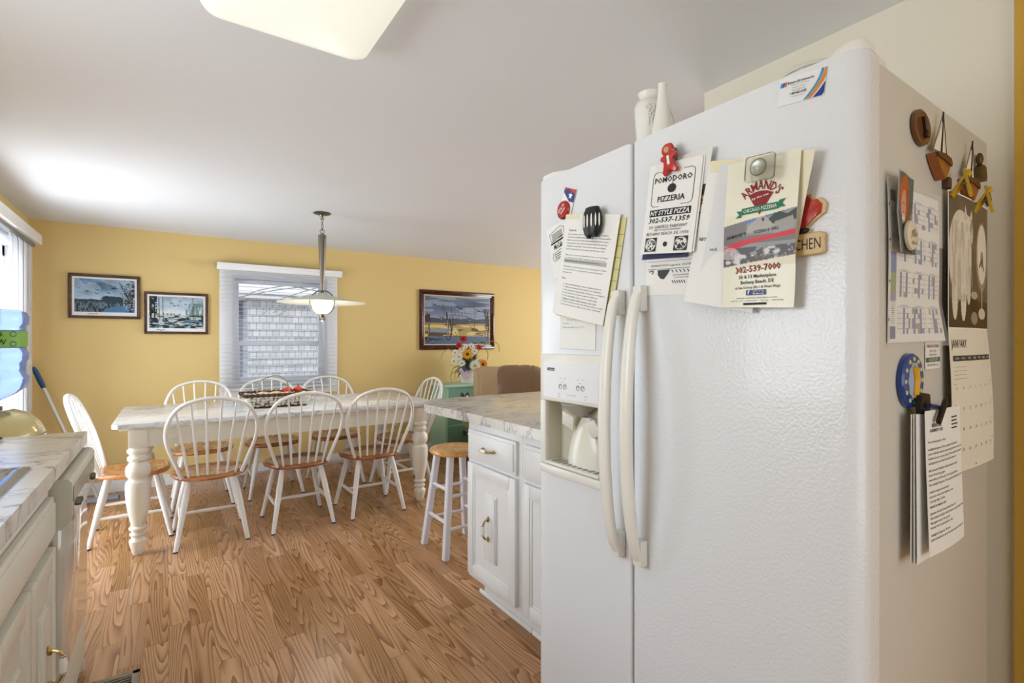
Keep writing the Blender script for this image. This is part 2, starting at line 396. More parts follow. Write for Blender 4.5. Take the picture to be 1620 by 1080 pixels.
# back wall with the window opening
WX0, WX1, WZ0, WZ1 = .50, 1.385, .86, 1.93
b = MB(); y0, y1 = BY, BY + .14
b.box((LX - .14, y0, 0), (WX0, y1, CH)).box((WX1, y0, 0), (RX, y1, CH)).box((WX0, y0, 0), (WX1, y1, WZ0)).box((WX0, y0, WZ1), (WX1, y1, CH))
struct(b.build('wall_back', YELLOW, smooth=0))
DY0, DY1, DZ = 3.45, 5.12, 2.03   # patio door in the left wall
SY0, SY1, SZ0, SZ1 = .7, 1.8, 1.1, 1.95  # unseen opening over the sink, added for its light
b = MB(); x0, x1 = LX - .14, LX
b.box((x0, DY1, 0), (x1, BY, CH)).box((x0, SY1, 0), (x1, DY0, CH)).box((x0, -2.2, 0), (x1, SY0, CH)).box((x0, DY0, DZ), (x1, DY1, CH))
b.box((x0, SY0, 0), (x1, SY1, SZ0)).box((x0, SY0, SZ1), (x1, SY1, CH))
struct(b.build('wall_left', YELLOW, smooth=0))
struct(box('wall_fridge', (FX, .333, 0), (FX + .12, 1.215, CH), CWALL))
struct(box('wall_right', (FX - .012, -2.2, 0), (FX + .12, .331, CH), mat('ochre_wall_paint', (206, 166, 70), .75)))
struct(box('trim_1', (FX - .006, .331, 0), (FX, .336, CH), TRIM))
b = MB(); b.box((RX, -2.2, 0), (RX + .14, 2.2, CH)).box((RX, 4.2, 0), (RX + .14, BY, CH)).box((RX, 2.2, 0), (RX + .14, 4.2, .8)).box((RX, 2.2, 2.0), (RX + .14, 4.2, CH))  # unseen wall; the gap in it is added to admit light
struct(b.build('wall_living', YELLOW, smooth=0))
def baseboard(name, a, b_):
    q = MB().box(a, b_, .004); return struct(q.build(name, TRIM))
baseboard('baseboard_back', (LX, BY - .015, 0), (RX, BY, .10))
baseboard('baseboard_left', (LX, DY1 + .09, 0), (LX + .015, BY - .015, .10))

# window in the back wall
w = struct(empty('window_1', (0, 0, 0)))
b = MB()
for a, c in (((WX0 - .10, BY - .02, WZ0), (WX0, BY, WZ1)), ((WX1, BY - .02, WZ0), (WX1 + .10, BY, WZ1)),
             ((WX0 - .10, BY - .02, WZ1), (WX1 + .10, BY, WZ1 + .07)), ((WX0 - .10, BY - .02, WZ0 - .10), (WX1 + .10, BY, WZ0))): b.box(a, c, .003)
b.build('window_casing', TRIM, w)
MZ = 1.265
def sash(name, xa, xb, za, zb, y, t=.045):
    q = MB(); q.box((xa, y, za), (xa + t, y + .035, zb), .003).box((xb - t, y, za), (xb, y + .035, zb), .003)
    q.box((xa + t, y, za), (xb - t, y + .035, za + t), .003).box((xa + t, y, zb - t), (xb - t, y + .035, zb), .003)
    return q.build(name, mat('vinyl_white', (226, 228, 232), .3), w)
b = MB(); b.box((WX0, BY, WZ0), (WX0 + .03, BY + .13, WZ1)).box((WX1 - .03, BY, WZ0), (WX1, BY + .13, WZ1)).box((WX0 + .03, BY, WZ0), (WX1 - .03, BY + .13, WZ0 + .03)).box((WX0 + .03, BY, WZ1 - .03), (WX1 - .03, BY + .13, WZ1))
b.build('window_frame', mat('vinyl_white', (226, 228, 232), .3), w)
sash('upper_sash', WX0 + .03, WX1 - .03, MZ - .02, WZ1 - .03, BY + .08, .04)
sash('lower_sash', WX0 + .03, WX1 - .03, WZ0 + .03, MZ + .03, BY + .04, .045)
WG = mat('window_pane_glass', (255, 255, 255), .0, trans=1, ior=1.0, spec=0)
# the panes
for za, zb, yy in ((MZ, WZ1 - .06, BY + .097), (WZ0 + .06, MZ, BY + .057)):
    box('glass_pane', (WX0 + .06, yy, za), (WX1 - .06, yy + .004, zb), WG, w)
# venetian blind hung over the casing
vb = empty('venetian_blind', (0, 0, 0), label='white horizontal slat blind with open slats on the far window', cat='window blind')
b = MB(); b.box((.374, BY - .085, 1.965), (1.52, BY - .02, 2.03), .004); b.box((.374, BY - .09, 2.0), (1.52, BY - .02, 2.03), .004).build('head_rail', TRIM, vb)
b = MB(); z = 1.935; k = 0
SL = translucent(mat('blind_slat_white', (236, 238, 242), .35), .2)
while z > .86:
    M = Matrix.Translation((.935, BY - .052, z)) @ Matrix.Rotation(math.radians(2), 4, 'X')
    b.box((-.53, -.0245, -.0011), (.53, .0245, .0011), 0, M); z -= .0395; k += 1
b.build('slats', SL, vb, smooth=0)
b = MB()
for x in (.50, .76, 1.10, 1.37):
    b.tube([(x, BY - .078, 1.96), (x, BY - .078, .85)], .0012, 5).tube([(x, BY - .026, 1.96), (x, BY - .026, .85)], .0012, 5)
b.build('ladder_cord', SL, vb)
box('bottom_rail', (.405, BY - .077, .825), (1.465, BY - .027, .845), SL, vb, .004)

# patio door in the left wall
d = struct(empty('door_1', (0, 0, 0)))
b = MB(); b.box((LX - .12, DY1 - .05, 0), (LX, DY1, DZ)).box((LX, DY1 - .05, 0), (LX + .012, DY1 + .09, DZ - .05), .003).box((LX - .12, DY0, 0), (LX, DY0 + .05, DZ)).box((LX, DY0 - .09, 0), (LX + .012, DY0 + .05, DZ - .05), .003).box((LX - .12, DY0 + .05, DZ - .05), (LX, DY1 - .05, DZ)).box((LX, DY0 - .09, DZ - .05), (LX + .012, DY1 + .09, DZ + .06), .003)
b.box((LX - .118, DY0 + .05, 0), (LX - .002, DY1 - .05, .04))
b.build('door_frame', TRIM, d)
b = MB()
for ya, yb, xx in ((DY0 + .05, 4.32, LX - .05), (4.25, DY1 - .05, LX - .09)):
    b.box((xx, ya, .04), (xx + .035, ya + .07, DZ - .05), .004).box((xx, yb - .07, .04), (xx + .035, yb, DZ - .05), .004)
    b.box((xx, ya, .04), (xx + .035, yb, .13), .004).box((xx, ya, DZ - .13), (xx + .035, yb, DZ - .05), .004)
b.build('door_sash', TRIM, d)
box('glass_pane', (LX - .035, DY0 + .12, .13), (LX - .031, 4.25, DZ - .13), WG, d)
box('glass_pane', (LX - .075, 4.32, .13), (LX - .071, DY1 - .12, DZ - .13), WG, d)
vv = empty('vertical_blind', (0, 0, 0), label='white vertical vane blind with box valance over the patio door', cat='window blind')
b = MB(); b.box((LX, 2.9, 2.045), (LX + .10, 5.37, 2.125), .006).build('valance', TRIM, vv)
b = MB(); b.box((LX + .03, 3.0, 2.02), (LX + .07, 5.30, 2.045)).build('track', mat('track_grey', (120, 120, 120), .4), vv)
VN = translucent(mat('vane_white', (240, 242, 246), .45), .4)
for k in range(9):                       # vanes stacked back at the corner side
    yy = 4.66 + k * .078
    q = MB(); M = Matrix.Translation((LX + .05 + .004 * (k % 2), yy, 0)) @ Matrix.Rotation(math.radians(3), 4, 'Z')
    q.box((-.0015, -.044, .03), (.0015, .044, 2.03), 0, M); q.build('vane', VN, vv, smooth=0)
# unseen rear wall; its wide opening is added to let light in behind the camera
b = MB(); b.box((LX - .14, -2.34, 0), (-1.0 + .02, -2.2, CH)).box((1.6, -2.34, 0), (RX + .14, -2.2, CH)).box((-.98, -2.34, 0), (1.6, -2.2, .6)).box((-.98, -2.34, 2.1), (1.6, -2.2, CH))
struct(b.build('wall_rear', CWALL, smooth=0))
# unseen window over the sink, added as a source for the fill light
w2 = struct(empty('added_sink_window', (0, 0, 0)))
b = MB(); b.box((LX - .1, SY0, SZ0), (LX - .05, SY0 + .05, SZ1)).box((LX - .1, SY1 - .05, SZ0), (LX - .05, SY1, SZ1)).box((LX - .1, SY0, SZ0), (LX - .05, SY1, SZ0 + .05)).box((LX - .1, SY0, SZ1 - .05), (LX - .05, SY1, SZ1))
b.build('window_frame', TRIM, w2)

# ------------------------------------------------------------ outside
g = struct(box('trim_2', (-12, BY + .16, -1.0), (14, 40, -.9), mat('outdoor_ground', (168, 164, 156), .9))); g.name = 'ground'
nb = empty('neighbouring_house', (0, 0, 0), label='grey shingled house seen through the far window blinds', cat='house')
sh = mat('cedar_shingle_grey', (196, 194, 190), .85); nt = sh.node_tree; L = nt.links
tcn = N(nt, 'ShaderNodeTexCoord'); mp = N(nt, 'ShaderNodeMapping'); mp.inputs['Rotation'].default_value = (PI / 2, 0, 0); L.new(tcn.outputs['Object'], mp.inputs[0])
br = N(nt, 'ShaderNodeTexBrick'); L.new(mp.outputs[0], br.inputs['Vector']); br.inputs['Color1'].default_value = rgb(222, 222, 222); br.inputs['Color2'].default_value = rgb(200, 201, 204); br.inputs['Mortar'].default_value = rgb(160, 164, 170)
br.inputs['Scale'].default_value = 1; br.inputs['Brick Width'].default_value = .13; br.inputs['Row Height'].default_value = .155; br.inputs['Mortar Size'].default_value = .007
L.new(br.outputs[0], nt.nodes['Principled BSDF'].inputs['Base Color'])
b = MB(); HX = 1.4; courses = 24
b.box((HX, 12, -.95), (6.5, 16, 2.2))
zz = -.95
while zz < 2.05: b.box((HX - .005, 11.978, zz), (6.5, 12.0, zz + .03)); zz += .155
b.build('shingle_wall', sh, nb, smooth=0)
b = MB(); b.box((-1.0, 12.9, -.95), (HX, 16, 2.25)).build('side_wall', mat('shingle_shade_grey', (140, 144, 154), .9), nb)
box('window', (1.06, 12.86, .9), (1.22, 12.9, 2.0), mat('blue_window', (96, 140, 200), .2), nb)
b = MB(); b.box((HX - .25, 11.75, 2.2), (6.8, 16.2, 2.32)).box((-1.2, 12.7, 2.25), (HX - .1, 16.2, 2.36)); b.build('eave', mat('eave_white', (222, 222, 222), .6), nb)
tr = empty('bare_tree', (2.4, 9.2, -.9), label='bare branches arching in front of the neighbouring house', cat='tree')
b = MB(); BR = mat('bark_grey', (164, 160, 154), .9)
b.tube([(2.4, 0, 0), (2.3, 0, 1.2), (2.1, .1, 2.4), (1.9, 0, 3.2)], [.10, .08, .06, .03], 8, Matrix.Translation((0, 0, 0))).build('trunk', BR, tr)
b = MB(); rr = random.Random(3)
for k in range(15):
    x0 = rr.uniform(-3.2, 1.2); z0 = rr.uniform(2.9, 3.15); 
    p = [(2.0, 0, 2.6), ((x0 + 1.4) / 2, rr.uniform(-.3, .3), z0 + rr.uniform(-.02, .25)), (x0, rr.uniform(-.4, .4), z0), (x0 - .5, rr.uniform(-.4, .4), z0 - rr.uniform(.1, .45))]
    b.tube(catmull(p, 6), .009, 5)
b.build('branches', BR, tr)

# ============================================================ DINING TABLE
TX0, TX1, TY0, TY1, TZ = -.275, 1.815, 3.735, 4.765, .80
t = empty('dining_table', ((TX0 + TX1) / 2, (TY0 + TY1) / 2, 0), label='long dining table with marble look top and cream turned legs', cat='table')
hw, hd = (TX1 - TX0) / 2, (TY1 - TY0) / 2
c = .03
MB().prism([(-hw + c, -hd), (hw - c, -hd), (hw, -hd + c), (hw, hd - c), (hw - c, hd), (-hw + c, hd), (-hw, hd - c), (-hw, -hd + c)], TZ - .026, TZ, bev=.003).build('table_top', MARBLET, t)
b = MB(); b.box((-hw + .035, -hd + .035, TZ - .042), (hw - .035, hd - .035, TZ - .026), .003)
ax, ay = hw - .085, hd - .055
b.box((-ax, -ay, TZ - .15), (ax, -ay + .02, TZ - .04)).box((-ax, ay - .02, TZ - .15), (ax, ay, TZ - .04)).box((-ax, -ay, TZ - .15), (-ax + .02, ay, TZ - .04)).box((ax - .02, -ay, TZ - .15), (ax, ay, TZ - .04))
b.build('apron', CREAM, t)
prof = [(.022, 0), (.030, .012), (.045, .075), (.046, .088), (.034, .105), (.033, .112), (.043, .122), (.043, .13), (.033, .138), (.034, .146), (.047, .158), (.047, .166), (.036, .176), (.037, .19), (.046, .23), (.058, .30), (.0645, .37), (.066, .41), (.060, .445), (.047, .455), (.046, .462), (.061, .485), (.064, .51), (.060, .535), (.045, .556), (.042, .563), (.054, .575), (.055, .59), (.044, .602), (.043, .608), (.056, .622), (.056, .634), (.046, .645), (.046, .66)]
for sx_ in (-1, 1):
    for sy_ in (-1, 1):
        lx, ly = sx_ * (hw - .125), sy_ * (hd - .07)
        q = MB().lathe(prof, 28, Matrix.Translation((lx, ly, 0))); q.box((lx - .046, ly - .046, .652), (lx + .046, ly + .046, TZ - .04), .003)
        q.build('leg', CREAM, t)

# ============================================================ WINDSOR CHAIRS
def seat_outline(k, s=1.0):
    a = 2 * PI * k / 36; x, y = math.cos(a), math.sin(a)
    n = 2.6; r = (abs(x) ** n + abs(y) ** n) ** (-1 / n); x *= r; y *= r
    w_ = .225 - .018 * (1 - y) * .5 if y < 0 else .225
    w_ *= (1 - .10 * max(0, -y) ** 2)
    return x * w_ * s, y * .21 * s
def make_chair(seat_mat):
    r = empty('windsor_chair', (0, 0, 0))
    rs = []
    for sc, z in ((.0001, .411), (.90, .411), (.97, .416), (1.0, .426), (1.0, .434), (.975, .443), (.93, .446), (.82, .443), (.6, .437), (.3, .435), (.0001, .4345)):
        rs.append([(seat_outline(k, sc)[0], seat_outline(k, sc)[1] , z) for k in range(36)])
    MB().rings(rs, cap=False).build('seat', seat_mat, r, smooth=60)
    P = [(-.165, -.165, .44), (-.20, -.19, .54), (-.243, -.232, .68), (-.236, -.275, .80), (-.165, -.315, .905), (0, -.335, .945)]
    P = P + [(-x, y, z) for x, y, z in P[-2::-1]]; path = catmull(P, 7)
    MB().tube(path, .0115, 10, flat=1.35, up=(0, 1, .35)).build('bow', WHITE, r)
    for k, (bx, tx) in enumerate(((-.128, -.198), (-.078, -.122), (-.027, -.042), (.027, .042), (.078, .122), (.128, .198))):
        cand = min(path[3:-3], key=lambda p: abs(p.x - tx) + (0 if p.z > .78 else 1))
        by = -.178 - .004 * (1 - abs(bx) / .13)
        a, e = Vector((bx, by, .442)), Vector((tx, cand.y, cand.z))
        pts = [a.lerp(e, q) for q in (0, .15, .35, .6, .85, 1)]
        MB().tube(pts, [.0065, .0075, .0092, .0075, .006, .0055], 8).build('spindle', WHITE, r)
    feet = []
    for sx_, sy_ in ((-1, -1), (1, -1), (-1, 1), (1, 1)):
        a = Vector((sx_ * .125, sy_ * .125, .42)); e = Vector((sx_ * (.197 if sy_ < 0 else .205), sy_ * .213, .006))
        feet.append((a, e))
        l = MB().tube([a.lerp(e, q) for q in (0, .1, .3, .5, .8, 1)], [.0145, .0165, .0195, .0185, .0145, .0125], 12).build('leg', WHITE, r)
        MB().lathe([(.0135, 0), (.0145, .004), (.0135, .009)], 12, Matrix.Translation((e.x, e.y, 0))).build('foot_pad', BLACK, l)
    mid = []
    for s_ in (0, 1):
        p, q = feet[s_][0].lerp(feet[s_][1], .60), feet[s_ + 2][0].lerp(feet[s_ + 2][1], .60)
        MB().tube([p.lerp(q, k) for k in (0, .25, .5, .75, 1)], [.008, .0105, .0125, .0105, .008], 10).build('stretcher', WHITE, r)
        mid.append(p.lerp(q, .5))
    MB().tube([mid[0].lerp(mid[1], k) for k in (0, .25, .5, .75, 1)], [.008, .0105, .0125, .0105, .008], 10).build('stretcher', WHITE, r)
    return r
pd, pw = make_chair(SEATD), make_chair(SEATW)
used = set()
chairs = [(pw, .234, 3.905, 0, 'white bow back chair with oak seat on the near side, beside the left table leg'),
          (pd, .776, 3.887, 0, 'white bow back chair with brown seat, middle of the three near side chairs'),
          (pd, 1.297, 3.868, 0, 'white bow back chair with brown seat on the near side, closest to the stool'),
          (pw, -.195, 4.245, -PI / 2, 'white bow back chair seen side on at the left end of the table'),
          (pd, 1.735, 4.32, PI / 2, 'white bow back chair at the right end of the table by the green chest'),
          (pw, .225, 4.775, PI, 'white bow back chair on the window side, left of the pebble basket'),
          (pd, .750, 4.775, PI, 'white bow back chair on the window side, directly behind the pebble basket'),
          (pd, 1.275, 4.775, PI, 'white bow back chair on the window side, right of the pebble basket')]
for src, x, y, rz, lab in chairs:
    o = copy_tree(src) if src.name in used else src
    used.add(src.name); o.location = (x, y, 0); o.rotation_euler = (0, 0, rz); tag(o, lab, 'chair', 'white bow back dining chairs')

# ============================================================ ON THE TABLE
BK = empty('pebble_basket', (.685, 4.20, TZ), label='rectangular basket of white pebbles with wicker rim and wire handle on the table', cat='basket')
WICK = mat('dark_wicker', (86, 58, 44), .8, bump=(220, 1, .004)); PEB = mat('white_pebble', (222, 218, 208), .5)
b = MB(); z0_, z1_ = .0, .088
b.box((-.195, -.115, 0), (.195, .115, .008)); b.build('tray', WICK, BK)
b = MB(); hx, hy = .235, .14
for a, e in (((-hx, -hy), (hx, -hy)), ((hx, -hy), (hx, hy)), ((hx, hy), (-hx, hy)), ((-hx, hy), (-hx, -hy))):
    n = 26
    for strand in (0, PI):
        pts = [(a[0] + (e[0] - a[0]) * i / n, a[1] + (e[1] - a[1]) * i / n + .005 * math.cos(i * 1.6 + strand), .095 + .007 * math.sin(i * 1.6 + strand)) for i in range(n + 1)]
        b.tube(pts, .0085, 6)
b.build('rim', WICK, BK)
b = MB(); rr = random.Random(5)
for side in range(4):
    L_ = .43 if side % 2 == 0 else .25
    for row in range(4):
        nn = int(L_ / .029)
        for i in range(nn):
            u = -L_ / 2 + (i + .5 + .4 * rr.uniform(-1, 1) * .5) * L_ / nn * .95; zz = .018 + row * .0205 + rr.uniform(-.003, .005)
            off = .100 + row * .008 if side % 2 == 0 else .185 + row * .011
            sgn = -1 if side < 2 else 1
            p = (u, sgn * off, zz) if side % 2 == 0 else (sgn * off, u, zz)
            rad = rr.uniform(.011, .0175); b.ball(p, rad, (rr.uniform(.9, 1.25), rr.uniform(.8, 1.1), rr.uniform(.7, .95)), u=8, v=6)
o = b.build('pebble_wall', PEB, BK)
MB().tube(catmull([(-.155, -.125, .04), (-.15, -.13, .12), (-.13, -.13, .20), (-.06, -.13, .232), (.0, -.13, .232), (.05, -.13, .19), (.066, -.13, .12), (.068, -.125, .04)], 6), .0045, 8).build('handle', mat('grey_wire', (170, 168, 160), .35, .8), BK)
SHELL = mat('pale_shell', (222, 196, 160), .5)
for k, (x, y, s_) in enumerate(((.0, .02, .03), (.075, -.03, .025), (-.09, .03, .03), (-.05, -.04, .028))):
    o = MB().ball((0, 0, 0), s_, (1.4, .9, .55)).build('shell', SHELL, None, loc=(.685 + x, 4.20 + y, TZ + .016)); 
    # (they lie inside the basket, their tops just above the rim)
    o.location.z = TZ + .092; tag(o, ['tan shell in the middle of the pebble basket', 'tan shell in the basket next to the red pumpkins', 'tan shell at the left end of the pebble basket', 'tan shell under the basket handle'][k], 'shell', 'shells in the basket')
RED = mat('red_orange_glaze', (196, 52, 22), .25, coat=.5)
def pumpkin(x, y, z, lab):
    r = empty('toy_pumpkin', (x, y, z), label=lab, cat='pumpkin', group='little pumpkins in the basket')
    rs = []
    for i in range(1, 10):
        th = PI * i / 10; q = []
        for k in range(32):
            a = 2 * PI * k / 32; rad = .031 * math.sin(th) * (1 + .07 * math.cos(8 * a)); q.append((rad * math.cos(a), rad * math.sin(a), -.025 * math.cos(th) + .025))
        rs.append(q)
    MB().rings(rs).build('body', RED, r)
    MB().tube([(0, 0, .046), (.001, 0, .056), (.006, 0, .066)], [.006, .004, .0035], 8).build('stem', mat('dark_stem', (70, 40, 24), .8), r)
    MB().lathe([(.020, 0), (.024, .003), (.018, .008)], 16).build('base', mat('yellow_base', (224, 190, 60), .4), r)
pumpkin(.685 + .085, 4.20 + .02, TZ + .088, 'little orange red pumpkin in the basket, left one of two'); pumpkin(.685 + .16, 4.20 + .035, TZ + .088, 'little orange red pumpkin in the basket, right one of two')
box('basket_lining', (-.17, -.09, .008), (.17, .09, .084), mat('tan_lining', (150, 120, 92), .9), BK)
def placemat(x, y, rz, lab):
    P = Paint(90, 60, (232, 232, 228)); n_ = P.noise(40, 26, 4, 2); P.fill((n_ > .55).astype(float), (170, 172, 176), .8)
    P.fill(((P.X < .06) | (P.X > .94) | (P.Y < .09) | (P.Y > .91)).astype(float), (206, 206, 204), .7)
    r = empty('placemat', (x, y, TZ), rz, label=lab, cat='placemat', group='woven placemats')
    box('mat', (-.22, -.15, 0), (.22, .15, .003), mat('placemat_weave', (222, 222, 220), .8), r); P.mesh('weave_pattern', .44, .30, r, -.22, .15, z=.0036)
    b = MB()
    for k in range(30):
        yy = -.145 + k * .01
        b.box((-.232, yy, .0005), (-.22, yy + .004, .002)).box((.22, yy, .0005), (.232, yy + .004, .002))
    b.build('fringe', mat('placemat_weave', None), r)
placemat(1.25, 4.56, 0, 'white woven placemat on the window side of the table, right of the basket')
placemat(1.30, 3.93, 0, 'white woven placemat on the near side of the table, closest to the stool')

# ============================================================ PENDANT LAMP
px_, py_ = .972, 3.995
pl = empty('pendant_lamp', (px_, py_, CH), label='hanging pendant lamp with wide frosted glass dish and tapered nickel stem', cat='pendant lamp')
MB().lathe([(.001, 0), (.062, 0), (.064, -.004), (.055, -.010), (.022, -.018), (.014, -.035), (.012, -.05), (.001, -.051)], 28, caps=False).build('canopy', NICKEL, pl)
b = MB()
for k in range(4):
    M = Matrix.Translation((0, 0, -.058 - k * .022)) @ Matrix.Rotation(PI / 2 * (k % 2), 4, 'Z')
    b.tube([M @ Vector((.0075 * math.cos(a), 0, .014 * math.sin(a))) for a in [2 * PI * i / 12 for i in range(12)]], .0022, 6, closed=True)
M = Matrix.Translation((0, 0, -.140)); b.tube([M @ Vector((.017 * math.cos(a), 0, .017 * math.sin(a))) for a in [2 * PI * i / 16 for i in range(16)]], .0025, 6, closed=True)
b.build('chain', NICKEL, pl)
MB().lathe([(.001, -.152), (.006, -.154), (.012, -.160), (.028, -.168), (.030, -.175), (.029, -.20), (.013, -.575), (.012, -.59), (.016, -.595), (.009, -.61), (.001, -.61)], 24, caps=False).build('stem', NICKEL, pl)
b = MB(); RC = -.685
b.tube([(.094 * math.cos(a), 0, RC + .094 * math.sin(a)) for a in [2 * PI * i / 36 for i in range(36)]], .0045, 8, Matrix.Rotation(-YAW * .9, 4, 'Z'), closed=True); b.build('ring', NICKEL, pl)
DISH = mat('frosted_dish_glass', (226, 228, 218), .3, trans=.25, ior=1.1)
prof = [(.02, -.620), (.06, -.628), (.12, -.643), (.20, -.661), (.27, -.675), (.316, -.682), (.318, -.686), (.27, -.681), (.20, -.667), (.12, -.649), (.06, -.634), (.02, -.626)]
MB().lathe(prof + [prof[0]], 64, caps=False).build('dish_shade', DISH, pl)
MB().lathe([(.001, -.65), (.04, -.655), (.07, -.675), (.076, -.70), (.068, -.735), (.045, -.762), (.02, -.772), (.001, -.772)], 28, caps=False).build('globe', mat('lit_globe', (255, 248, 230), .4, emit=((255, 240, 214), 1.4)), pl)
MB().lathe([(.001, -.765), (.024, -.765), (.026, -.772), (.020, -.79), (.018, -.80), (.022, -.806), (.014, -.822), (.001, -.828)], 20, caps=False).build('finial', NICKEL, pl)
l = bpy.data.lights.new('pendant_bulb', 'POINT'); l.energy = 4; l.shadow_soft_size = .06; l.color = (1, .9, .75)
lo = bpy.data.objects.new('pendant_bulb', l); C.objects.link(lo); lo.location = (px_, py_, CH - .90)

# ============================================================ CEILING FIXTURE
cf = empty('ceiling_light', (.30, 1.03, CH), label='large white rounded rectangular ceiling light above the kitchen', cat='ceiling light')
def rrect(hx, hy, r, z, n=8):
    out = []
    for cx_, cy_, a0 in ((hx - r, hy - r, 0), (-hx + r, hy - r, PI / 2), (-hx + r, -hy + r, PI), (hx - r, -hy + r, 1.5 * PI)):
        for i in range(n + 1):
            a = a0 + PI / 2 * i / n; out.append((cx_ + r * math.cos(a), cy_ + r * math.sin(a), z))
    return out
ACR = mat('acrylic_diffuser', (240, 240, 230), .3, emit=((250, 250, 236), .32))
MB().rings([rrect(.20, .58, .03, -.001), rrect(.20, .58, .03, -.02)]).build('base_pan', TRIM, cf)
MB().rings([rrect(.222, .605, .05, -.012), rrect(.230, .612, .055, -.022), rrect(.232, .614, .055, -.055), rrect(.222, .604, .05, -.072), rrect(.195, .575, .04, -.080), rrect(.10, .45, .03, -.083)]).build('diffuser', ACR, cf, smooth=60)

# ============================================================ PICTURES
FY = BY
def bird(P, cx, cy, s, col, flip=1):
    P.ell(cx, cy, s * .55, s * .16, col, rot=.25 * flip)
    P.line([(cx, cy), (cx - s * .35 * flip, cy + s * .55), (cx - s * .75 * flip, cy + s * .75)], s * .11, col)
    P.line([(cx, cy), (cx + s * .35 * flip, cy + s * .65)], s * .10, col)
    P.line([(cx + s * .4 * flip, cy + .02 * s), (cx + s * .95 * flip, cy + s * .12)], s * .06, col)
def picture(px0, py0, px1, py1, painter, frame_m, fw, matw, label):
    a, e = atY(px0, py0, FY), atY(px1, py1, FY); w_, h_ = e.x - a.x, a.z - e.z
    r = empty('framed_picture', (a.x, FY - .001, a.z), rot=Euler((PI / 2, 0, 0)), label=label, cat='picture')
    b = MB()
    for (x0, y0, x1, y1) in ((0, -fw, w_, 0), (0, -h_, w_, -h_ + fw), (0, -h_ + fw, fw, -fw), (w_ - fw, -h_ + fw, w_, -fw)): b.box((x0, y0, 0), (x1, y1, .018), .004)
    k = fw * .62
    for (x0, y0, x1, y1) in ((-.001, -k, w_ + .001, .001), (-.001, -h_ - .001, w_ + .001, -h_ + k), (-.001, -h_ + k, k, -k), (w_ - k, -h_ + k, w_ + .001, -k)): b.box((x0, y0, 0), (x1, y1, .026), .005)
    b.build('frame', frame_m, r)
    box('mat_board', (fw - .003, -h_ + fw - .003, .002), (w_ - fw + .003, -fw + .003, .010), mat('mat_board_' + label[:5], (236, 234, 228) if matw > .012 else (214, 196, 150), .7), r)
    pb = matw * 2 if matw > .012 else matw
    pt_ = painter(); pt_.a = np.clip(pt_.a, 0, 1) ** 1.3
    pt_.mesh('painting', w_ - 2 * fw - 2 * matw, h_ - 2 * fw - matw - pb, r, fw + matw, -fw - matw, z=.0105)
    return r, w_, h_
def paint1():
    P = Paint(220, 118, (120, 150, 175)); n = P.noise(4, 4, 1, 4)
    P.a = P.a * (.62 + .75 * n[..., None]); P.fill(np.clip(1 - abs(P.Y - .42) * 3.2, 0, 1), (214, 226, 236), .8)
    P.fill((P.noise(5, 3, 9, 4) > .56) * (P.Y > .62) * 1., (200, 210, 222), .55)
    P.fill(((P.Y < .36 + .05 * P.noise(14, 2, 3)) & (P.Y > .30)) * 1., (54, 78, 96)); P.fill((P.Y < .31) * 1., (120, 140, 150)); P.fill(((P.Y < .31) & (P.noise(80, 12, 5, 2) > .5)) * 1., (40, 56, 66))
    P.poly([(.45, 0), (.5, .12), (.7, .2), (1, .16), (1, 0)], (92, 140, 176)); P.poly([(.42, .42), (.5, .5), (.75, .48), (.85, .38), (.5, .36)], (52, 76, 92))
    for k in range(60):
        r = random.Random(k); a = r.uniform(0, 1); P.line([(.97, .15), (.97 - .25 * a, .35 + r.uniform(0, .6))], .006, (34, 48, 56))
    P.fill(((P.X > .76 + .2 * P.noise(3, 6, 8)) & (P.noise(30, 24, 2, 2) > .47)) * 1., (30, 46, 54)); P.fill(((P.X > .8) & (P.noise(40, 40, 22, 2) > .62)) * 1., (206, 216, 222), .8)
    for x, y, s in ((.64, .73, .10), (.20, .62, .06), (.37, .66, .055), (.36, .55, .05), (.50, .44, .055), (.08, .70, .035), (.56, .58, .05)): bird(P, x, y, s, (20, 30, 36))
    return P
def paint2():
    P = Paint(200, 112, (186, 200, 212)); n = P.noise(5, 4, 11, 4); P.a = P.a * (.8 + .35 * n[..., None])
    P.fill(np.clip(1 - abs(P.Y - .5) * 5, 0, 1), (232, 236, 236), .8); P.fill(((P.X > .66) & (P.Y > .42) & (P.noise(40, 5, 3) > .42) & (P.Y < .8)) * 1., (112, 140, 138), .75)
    P.fill((P.Y < .42) * 1., (196, 206, 208)); P.fill(((P.Y < .42) & (P.noise(9, 26, 12, 3) > .50 - .3 * (.3 - P.Y))) * 1., (32, 44, 52)); P.fill(((P.Y < .3) & (P.noise(14, 22, 31, 2) > .6)) * 1., (130, 170, 190), .8)
    P.fill(((P.Y > .40) & (P.Y < .47) & (P.noise(30, 8, 2, 2) > .5)) * 1., (150, 146, 92), .8)
    for x, wd in ((.02, .03), (.09, .022), (.17, .012), (.24, .010), (.80, .008), (.78, .004)): P.line([(x, 1), (x + .01, .3)], wd, (28, 34, 38))
    P.fill(((P.X < .14) & (P.noise(30, 24, 7, 2) > .42) & (P.Y > .4)) * 1., (24, 30, 36))
    for x, y, s in ((.40, .78, .05), (.56, .86, .045), (.45, .70, .05), (.66, .76, .045), (.52, .72, .04)): bird(P, x, y, s, (36, 40, 46))
    return P
